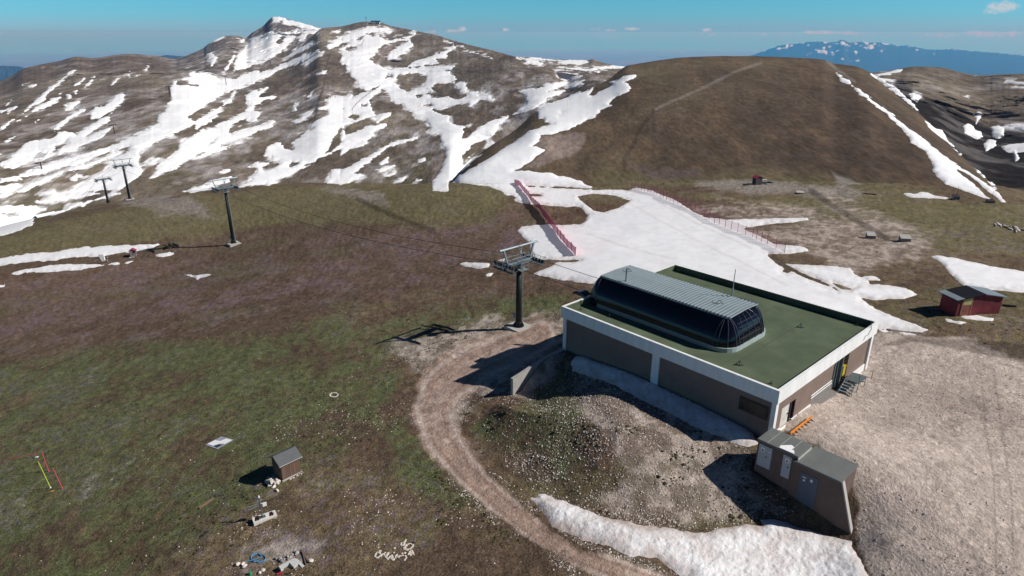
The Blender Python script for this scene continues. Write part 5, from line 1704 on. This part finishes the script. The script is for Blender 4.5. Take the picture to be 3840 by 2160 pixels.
for k in range(26):
    a = 2 * math.pi * k / 26
    p_ = hit(1252 + 15 * math.cos(a), 1482 + 8 * math.sin(a))
    rg.rock((p_[0], p_[1], p_[2] + .02), .11, .7, 2300 + k)
kind(rg.build('stone_ring', M_STONE), 'stuff')['label'] = 'ring of white stones on the green meadow'

# ------------------------------------------------------------------ small things farther out
M_RROOF = paint('red_roof', (.33, .03, .075), .55)
GREYW = paint('grey_boards', (.20, .17, .165), .8, amp=.2)


def cabin(u, v, rz, wx, wy, h, roof_h, label, name='red_roofed_box', pad=True, wallm=None, over=.18):
    p_ = hit(u, v)
    t = thing(name, label, 'hut', tuple(p_), rz)
    w = MB().box(-wx / 2, wx / 2, -wy / 2, wy / 2, -.3, h)
    w.add([(-wx / 2, -wy / 2, h), (wx / 2, -wy / 2, h), (0, -wy / 2, h + roof_h), (-wx / 2, wy / 2, h), (wx / 2, wy / 2, h), (0, wy / 2, h + roof_h)], [(0, 1, 2), (4, 3, 5)])
    w.build('wall', wallm or GREYW, t)
    rf = MB()
    for sg in (-1, 1):
        rf.slab([(sg * (wx / 2 + over), -wy / 2 - over, h - over * roof_h / wx * 2), (0, -wy / 2 - over, h + roof_h), (0, wy / 2 + over, h + roof_h), (sg * (wx / 2 + over), wy / 2 + over, h - over * roof_h / wx * 2)][::sg], (0, 0, .07))
    rf.build('roof', M_RROOF, t)
    if pad:
        MB().box(-wx * .7, wx * .8, -wy * .9, wy * .6, -.4, .1).build('base_slab', M_CONC, t)
    return t


t = cabin(502, 962, .35, 1.5, 1.3, 1.75, .5, 'tall grey box with red gable roof at the edge of the snow strip')
MB().box(.05, .5, -.69, -.66, 1.15, 1.6).build('window', M_DARKIN, t)
b_ = hit(405, 985)
t = thing('snow_cannon', 'tilted white panel on a dark green stand beside the snow strip', 'machine', tuple(b_), .2)
MB().slab([(-2.1, .1, 2.25), (-.65, -.1, 2.3), (-.45, -.5, .75), (-1.2, -.4, .5)], (.1, .22, .06)).build('panel', M_SIGN, t)
MB().tube((0, 0, 0), (-.2, 0, 1.5), .12).path([(-.6, 0, .0), (-.2, 0, 1.0), (.5, 0, 0)], .07).tube((-.5, 0, 1.4), (-2.4, .4, 1.25), .09).build('stand', M_POLE, t)
MB().bar((.15, -.2, .1), (-.1, -.1, 1.0), .16, .1).tube((.0, .1, 1.35), (.25, .1, 1.55), .16, .12).build('motor', M_CONC, t)
MB().bar((-3.3, .3, .5), (-2.1, .2, .9), .2, .12).build('boom', M_CONC, t)

t = cabin(2838, 692, .25, 1.9, 1.6, 1.9, .45, 'tiny red roofed pump house at the foot of the brown hill', 'pump_house', False, paint('dark_boards', (.075, .055, .06), .8))
M_PIPE = paint('dark_green_pipe', (.018, .04, .035), .5)
MB().bar((-4.2, -.3, .25), (-1.0, -.4, .3), .5, .35).build('pipe_cover', M_PIPE, t)
MB().bar((1.6, .2, .3), (3.6, .2, .35), .5, .35).bar((3.6, .2, .4), (4.4, -2.2, .1), .6, .45).build('pipe_cover', M_PIPE, t)
MB().bar((1.6, -1.0, .3), (2.2, -1.8, .0), .5, .4).build('pipe_cover', M_PIPE, t)
MB().bar((1.3, .9, 1.0), (3.4, .9, .95), .4, .08).build('white_board', M_SIGN, t)


def wedge(u, v, rz, wx, wy, h, label, dark=False):
    p_ = hit(u, v)
    t = thing('concrete_cover', label, 'concrete block', tuple(p_), rz, 'concrete covers on the meadow behind the run')
    MB().add([(-wx / 2, -wy / 2, -.3), (wx / 2, -wy / 2, -.3), (wx / 2, wy / 2, -.3), (-wx / 2, wy / 2, -.3), (-wx / 2, -wy / 2, h * .55), (wx / 2, -wy / 2, h * .55), (wx * .42, wy / 2, h), (-wx / 2, wy / 2, h)],
             [(3, 2, 1, 0), (4, 5, 6, 7), (0, 1, 5, 4), (1, 2, 6, 5), (2, 3, 7, 6), (3, 0, 4, 7)]).build('block', M_GALVD if dark else M_CONCD, t)
    MB().slab([(-wx / 2 - .05, -wy / 2 - .05, h * .55 + .01), (wx / 2 + .05, -wy / 2 - .05, h * .55 + .01), (wx * .42 + .05, wy / 2 + .05, h + .01), (-wx / 2 - .05, wy / 2 + .05, h + .01)], (0, 0, .07)).build('lid', M_FRAME if dark else M_CONC, t)
    if dark:
        MB().tube((.1, 0, h), (.1, 0, h + 1.9), .03).build('stake', M_FRAME, t)
    return t


wedge(3264, 893, -.25, 1.45, 1.3, 1.0, 'pale sloped concrete cover on the stony patch, left of two')
wedge(3392, 903, -.25, 1.7, 1.3, .95, 'pale sloped concrete cover beside the dark ditch, right of two')
wedge(3000, 726, -.2, 1.7, 1.2, .5, 'small pale concrete lid at the end of the grey gravel strip')
wedge(3583, 746, -.2, 1.3, 1.0, .9, 'dark box with a stake at the tip of the thin snow strip', True)
wedge(3713, 760, -.2, 1.5, 1.0, .6, 'dark low box with a stake at the foot of the long snow tongue', True)
pa_, pb_ = hit(3238, 726), hit(3285, 730)
tag(MB().bar((0, 0, .12), tuple(pb_ - pa_ + np.array([0, 0, .12])), .6, .2).build('timber', paint('old_timber', (.16, .10, .07), .85)), 'old timber lying on the far meadow below the hill', 'timber').location = tuple(pa_)
random.seed(21)
for k in range(24):
    f_ = k / 23
    p_ = hit(3728 + 112 * f_ + random.gauss(0, 5), 843 + 24 * f_ + random.gauss(0, 4))
    o = MB().rock((0, 0, 0), random.uniform(.22, .5), .75, 2500 + k).build('boulder', M_STONE if k % 3 else M_CONCD)
    o.location = (p_[0], p_[1], p_[2] + .12)
    tag(o, 'grey boulder in the row on the far right meadow', 'boulder', 'row of boulders on the right')

# the red shed
s7 = lambda x_, y_: (3400 + x_ * .1708, 1040 + y_ * .1708)
pa_, pb_ = hit(*s7(1060, 868)), hit(*s7(2015, 802))
d_ = pb_ - pa_
rz = math.atan2(d_[1], d_[0])
L_ = math.hypot(d_[0], d_[1])
t = thing('red_shed', 'weathered red shed with dark and grey gable roof near the snow', 'shed', tuple(pa_), rz)
DP, HW, HR = 2.8, 2.35, 2.9
M_REDW = paint('flaking_red_paint', (.155, .018, .024), .75, amp=.55, scale=.7)
w = MB().box(0, L_, 0, DP, -.5, HW)
w.add([(0, 0, HW), (L_, 0, HW), (L_ * .55, 0, HR), (0, DP, HW), (L_, DP, HW), (L_ * .55, DP, HR)], [(0, 1, 2), (4, 3, 5)])
w.build('wall', M_REDW, t)
sl_ = (HR - HW) / (L_ * .55)
rl = MB().slab([(-.45, -.25, HW - .45 * sl_), (L_ * .55, -.25, HR), (L_ * .55, DP + .3, HR), (-.45, DP + .3, HW - .45 * sl_)], (0, 0, .1)).build('roof', paint('black_felt', (.018, .018, .024), .9, spec=.05), t)
MB().slab([(-.47, -.27, HW - .47 * sl_ + .1), (.55, -.27, HW + .55 * sl_ + .1), (.55, DP + .32, HW + .55 * sl_ + .1), (-.47, DP + .32, HW - .47 * sl_ + .1)], (0, 0, .03)).build('metal_strip', M_GALV, rl)
sr_ = (HR - HW) / (L_ * .45)
MB().slab([(L_ * .55, -.25, HR), (L_ + .45, -.25, HW - .45 * sr_), (L_ + .45, DP + .3, HW - .45 * sr_), (L_ * .55, DP + .3, HR)], (0, 0, .1)).build('sheet_roof', paint('grey_blue_tin', (.24, .29, .32), .5, .2, amp=.15, scale=2, streak=(6, .6, 1)), t)
wn = MB().box(.75, 1.95, -.05, 0, 1.55, 2.55).build('window', paint('yellow_board', (.46, .42, .17), .7), t)
MB().box(.55, .75, -.06, 0, .2, 2.6).box(1.95, 2.12, -.06, 0, .2, 2.6).build('door_post', paint('brown_post', (.22, .13, .08), .8), t)
MB().box(.75, 1.95, -.03, 0, .1, 1.55).build('door', paint('faded_door', (.24, .075, .05), .75, amp=.4, scale=2), t)
pa_, pb_ = hit(3757, 1148), hit(3808, 1152)
tag(MB().bar((0, 0, .15), tuple(pb_ - pa_ + np.array([0, 0, .15])), .25, .2).build('log', M_FRAME), 'dark log lying on the gravel right of the red shed', 'log').location = tuple(pa_)


# ------------------------------------------------------------------ far up: masts, summit station, piste fence, valley hut
def on(sheet_name, u, v):
    o = bpy.data.objects[sheet_name]
    r = Vector(rays(u, v)).normalized()
    ok, loc, nor, idx = o.ray_cast(Vector((0, 0, CZ)), r)
    return Vector(loc) if ok else None


def mast(u, v, h, label, legs=1):
    p_ = on('mountain', u, v)
    if p_ is None:
        return
    t = thing('ski_lift_mast', label, 'lift mast', tuple(p_), ROTB + .5, 'masts of the far ski lift')
    b_ = MB()
    for k in range(legs):
        b_.tube((1.6 * k, 0, -3), (1.2 * k, 0, h), .42, .3, 8)
    b_.build('pole', M_FRAME, t)
    MB().bar((0, -2.6, h), (0, 2.6, h), .5, .5).bar((-1.5, -2.5, h - .3), (1.5, -2.5, h - .3), .4, .4).bar((-1.5, 2.5, h - .3), (1.5, 2.5, h - .3), .4, .4).build('crossarm', M_FRAME, t)


t0 = lambda x_, y_: (x_ * K, y_ * K)
mast(*t0(1285, 742), 12, 'two-legged dark mast at the edge of the wide snow field', 2)
mast(*t0(1708, 645), 11, 'thin dark mast standing in the upper wide snow field')
mast(*t0(2044, 500), 12, 'small dark mast on brown ground under the rocky peak')
mast(*t0(866, 1010), 7, 'small mast among grey scree below the wide snow field')
mast(*t0(318, 1285), 5, 'tiny mast low on the left between snow strips')
mast(1374, 96, 15, 'mast on the skyline just left of the summit station')
p_ = on('mountain', 1409, 90)
if p_ is not None:
    t = thing('summit_station', 'small white station with flat dark roof on the summit', 'building', tuple(p_), .05)
    MB().box(-6, 8, -4, 4, -6, 4.2).build('wall', M_WHITE, t)
    MB().box(-9, 9, -5, 5, 4.2, 6.2).build('roof', paint('dark_blue_roof', (.03, .045, .06), .5), t)
    MB().box(1, 4, -4.15, -4, .5, 3).box(5, 7.6, -4.15, -4, .2, 3.2).build('window', M_DARKIN, t)
p_ = on('mountain', 1437, 94)
if p_ is not None:
    o = MB().tube((0, 0, -3), (0, 0, 5), .5, .3).box(-.8, .8, -.8, .8, 3.2, 4.6).build('beacon', M_CONCD)
    o.location = tuple(p_)
    tag(o, 'short grey beacon on the summit right of the station', 'beacon')
ft = []
for k in range(20):
    f_ = k / 19
    a = on('mountain', 1280 + (85 + 205 * f_) * K, (835 - 180 * f_ ** .8) * K)
    if a is not None:
        ft.append(a)
if len(ft) > 3:
    t = thing('piste_fence', 'line of short dark posts beside the path between the pistes', 'fence', tuple(ft[0]))
    for a in ft:
        q = a - ft[0]
        MB().tube(q - Vector((0, 0, 1)), q + Vector((0, 0, 2.6)), .22, k=5).build('post', M_FRAME, t)
    MB().path([a - ft[0] + Vector((0, 0, 1.9)) for a in ft], .07, 4).build('rope', M_FRAME, t)
p_ = on('mountain', 141, 826)
if p_ is not None:
    t = thing('valley_hut', 'dark gable end of a snow-covered hut half hidden behind the brow', 'hut', tuple(p_), -.5)
    MB().add([(-4.5, 0, -8), (4.5, 0, -8), (4.5, 0, .2), (0, 0, 2.6), (-4.5, 0, .2), (-4.5, 9, -8), (4.5, 9, -8), (4.5, 9, .2), (0, 9, 2.6), (-4.5, 9, .2)], [(0, 1, 2, 3, 4), (9, 8, 7, 6, 5), (0, 4, 9, 5), (1, 6, 7, 2)]).build('wall', M_DARKIN, t)
    rf = MB()
    rf.slab([(-5.2, -.6, -.2), (0, -.6, 2.65), (0, 9.5, 2.65), (-5.2, 9.5, -.2)], (0, 0, .3)).slab([(0, -.6, 2.65), (5.2, -.6, -.2), (5.2, 9.5, -.2), (0, 9.5, 2.65)], (0, 0, .3))
    rf.build('roof', M_SNOWF, t)

# ------------------------------------------------------------------ loose stones and tufts over the turf
def scatter(name, mat, n, dens, rmin, rmax, sq, label, seed, lift=.0):
    g = np.random.default_rng(seed)
    idx = g.integers(0, len(GX), n * 20)
    ok = (_v[idx] > 690) & (_u[idx] > -200) & (_u[idx] < 4050) & (_v[idx] < 2300)
    idx = idx[ok]
    w_ = dens(GX[idx], GY[idx], _u[idx], _v[idx])
    # keep off the buildings and the snow
    s = (GX[idx] - A2[0]) * E2[0] + (GY[idx] - A2[1]) * E2[1]
    q = (GX[idx] - A2[0]) * N2[0] + (GY[idx] - A2[1]) * N2[1]
    w_ = w_ * ~((s > -.5) & (s < 27.8) & (q > -.3) & (q < 23.5)) * ~((s > 27) & (s < 35) & (q > -4.3) & (q < -.3)) * (sample(SNOW_F, _u[idx], _v[idx]) < -3)
    idx = idx[g.random(len(idx)) < w_][:n]
    m_ = len(idx)
    t = (1 + 5 ** .5) / 2
    V0 = np.array([(0, 0, 1), (1, 0, .1), (.3, .95, -.1), (-.8, .6, .1), (-.8, -.6, -.1), (.3, -.95, .1), (0, 0, -1)], float)
    F0 = np.array([(0, 1, 2), (0, 2, 3), (0, 3, 4), (0, 4, 5), (0, 5, 1), (6, 2, 1), (6, 3, 2), (6, 4, 3), (6, 5, 4), (6, 1, 5)])
    rad = rmin * (rmax / rmin) ** (g.random(m_) ** 2.1)
    a = g.random(m_) * 6.28
    V = V0[None] * rad[:, None, None] * g.uniform(.7, 1.3, (m_, 7, 3)) * np.array([1, 1, sq])
    c_, s_ = np.cos(a)[:, None], np.sin(a)[:, None]
    V = np.stack([V[..., 0] * c_ - V[..., 1] * s_, V[..., 0] * s_ + V[..., 1] * c_, V[..., 2]], -1)
    V += np.stack([GX[idx] + g.normal(0, .05, m_), GY[idx] + g.normal(0, .05, m_), GZ[idx] + rad * sq * .2 + lift], -1)[:, None]
    F = F0[None] + 7 * np.arange(m_)[:, None, None]
    me = mesh_np(name, V.reshape(-1, 3), F.reshape(-1, 3), False)
    set_attr(me, 'tone', np.repeat(g.random(m_), 7))
    kind(obj_of(me, name, mat), 'stuff')['label'] = label


def tone_mat(name, c0, c1, rough=.9):
    m, t, b = new_mat(name, rough, .15)
    t.links.new(mix_c(t, nd(t, 'ShaderNodeAttribute', attribute_name='tone').outputs['Fac'], c0, c1), b.inputs['Base Color'])
    return m


F_SPECK = field(('FV', '560,1180 900,900 1000,760 1250,700 1440,720 1440,800 1300,850 1100,950 1060,1050 1110,1180 1350,1360 1600,1500 500,1500 480,1350'), ('FV', '1200,960 1440,930 1880,1110 1950,1300 1700,1330 1400,1240 1250,1180 1180,1080'))


F_MND = field(('N', '1985,1512 1770,1560 1800,1640 1900,1750 2000,1850 2120,1940 2300,1985 2990,1930 2850,1640 2150,1350'))


def d_white(x, y, u, v):
    cl = sstep(fbm(x, y, .12, 3, 41) + .5 * fbm(x, y, .5, 2, 43), -.1, .5)
    d = seg_dist(u, v, ROAD[:, :2])
    w_ = np.interp(v, ROAD[:, 1], ROAD[:, 2])
    return (d > w_ * .85) * (.006 + .17 * sstep(sample(F_SPECK, u, v), -30, 40) * cl + .8 * sstep(np.abs(d - w_ * 1.1), 30, 3) * cl + 1.0 * sstep(sample(F_STONY, u, v), -40, 10) * (.35 + cl) + .55 * sstep(sample(F_MND, u, v), -10, 30) * (.3 + cl) + .15 * sstep(sample(F_GRAVEL, u, v), -20, 10) * cl)


scatter('loose_stones', tone_mat('loose_stone', (.26, .21, .18), (.74, .68, .62)), 40000, d_white, .014, .10, .7, 'white stones strewn over the turf and along the track', 31)


def d_tuft(x, y, u, v):
    d = seg_dist(u, v, ROAD[:, :2])
    cl = (d > np.interp(v, ROAD[:, 1], ROAD[:, 2]) * 1.25) * sstep(fbm(x, y, .2, 3, 141) + .4 * fbm(x, y, .7, 2, 143), -.05, .4)
    return cl * (.12 * sstep(sample(F_STONY, u, v), -25, 20) * (v > 1300) * (u < 3060) + .25 * sstep(sample(F_SPECK, u, v), -40, 40) + .10 * (v > 900) * (sample(F_GRAVEL, u, v) < -10))


scatter('grass_tufts', tone_mat('tuft', (.05, .035, .022), (.07, .075, .03)), 9000, d_tuft, .06, .24, .5, 'low dark tufts of grass and heather', 33)


def d_grav(x, y, u, v):
    return .8 * sstep(sample(F_GRAVEL, u, v), -10, 15) * sstep(fbm(x, y, .09, 3, 241) + .4 * fbm(x, y, .6, 2, 243), -.25, .4)


scatter('gravel_stones', tone_mat('gravel_stone', (.33, .27, .235), (.60, .52, .465)), 12000, d_grav, .018, .09, .7, 'coarse stones on the gravel yard', 35)
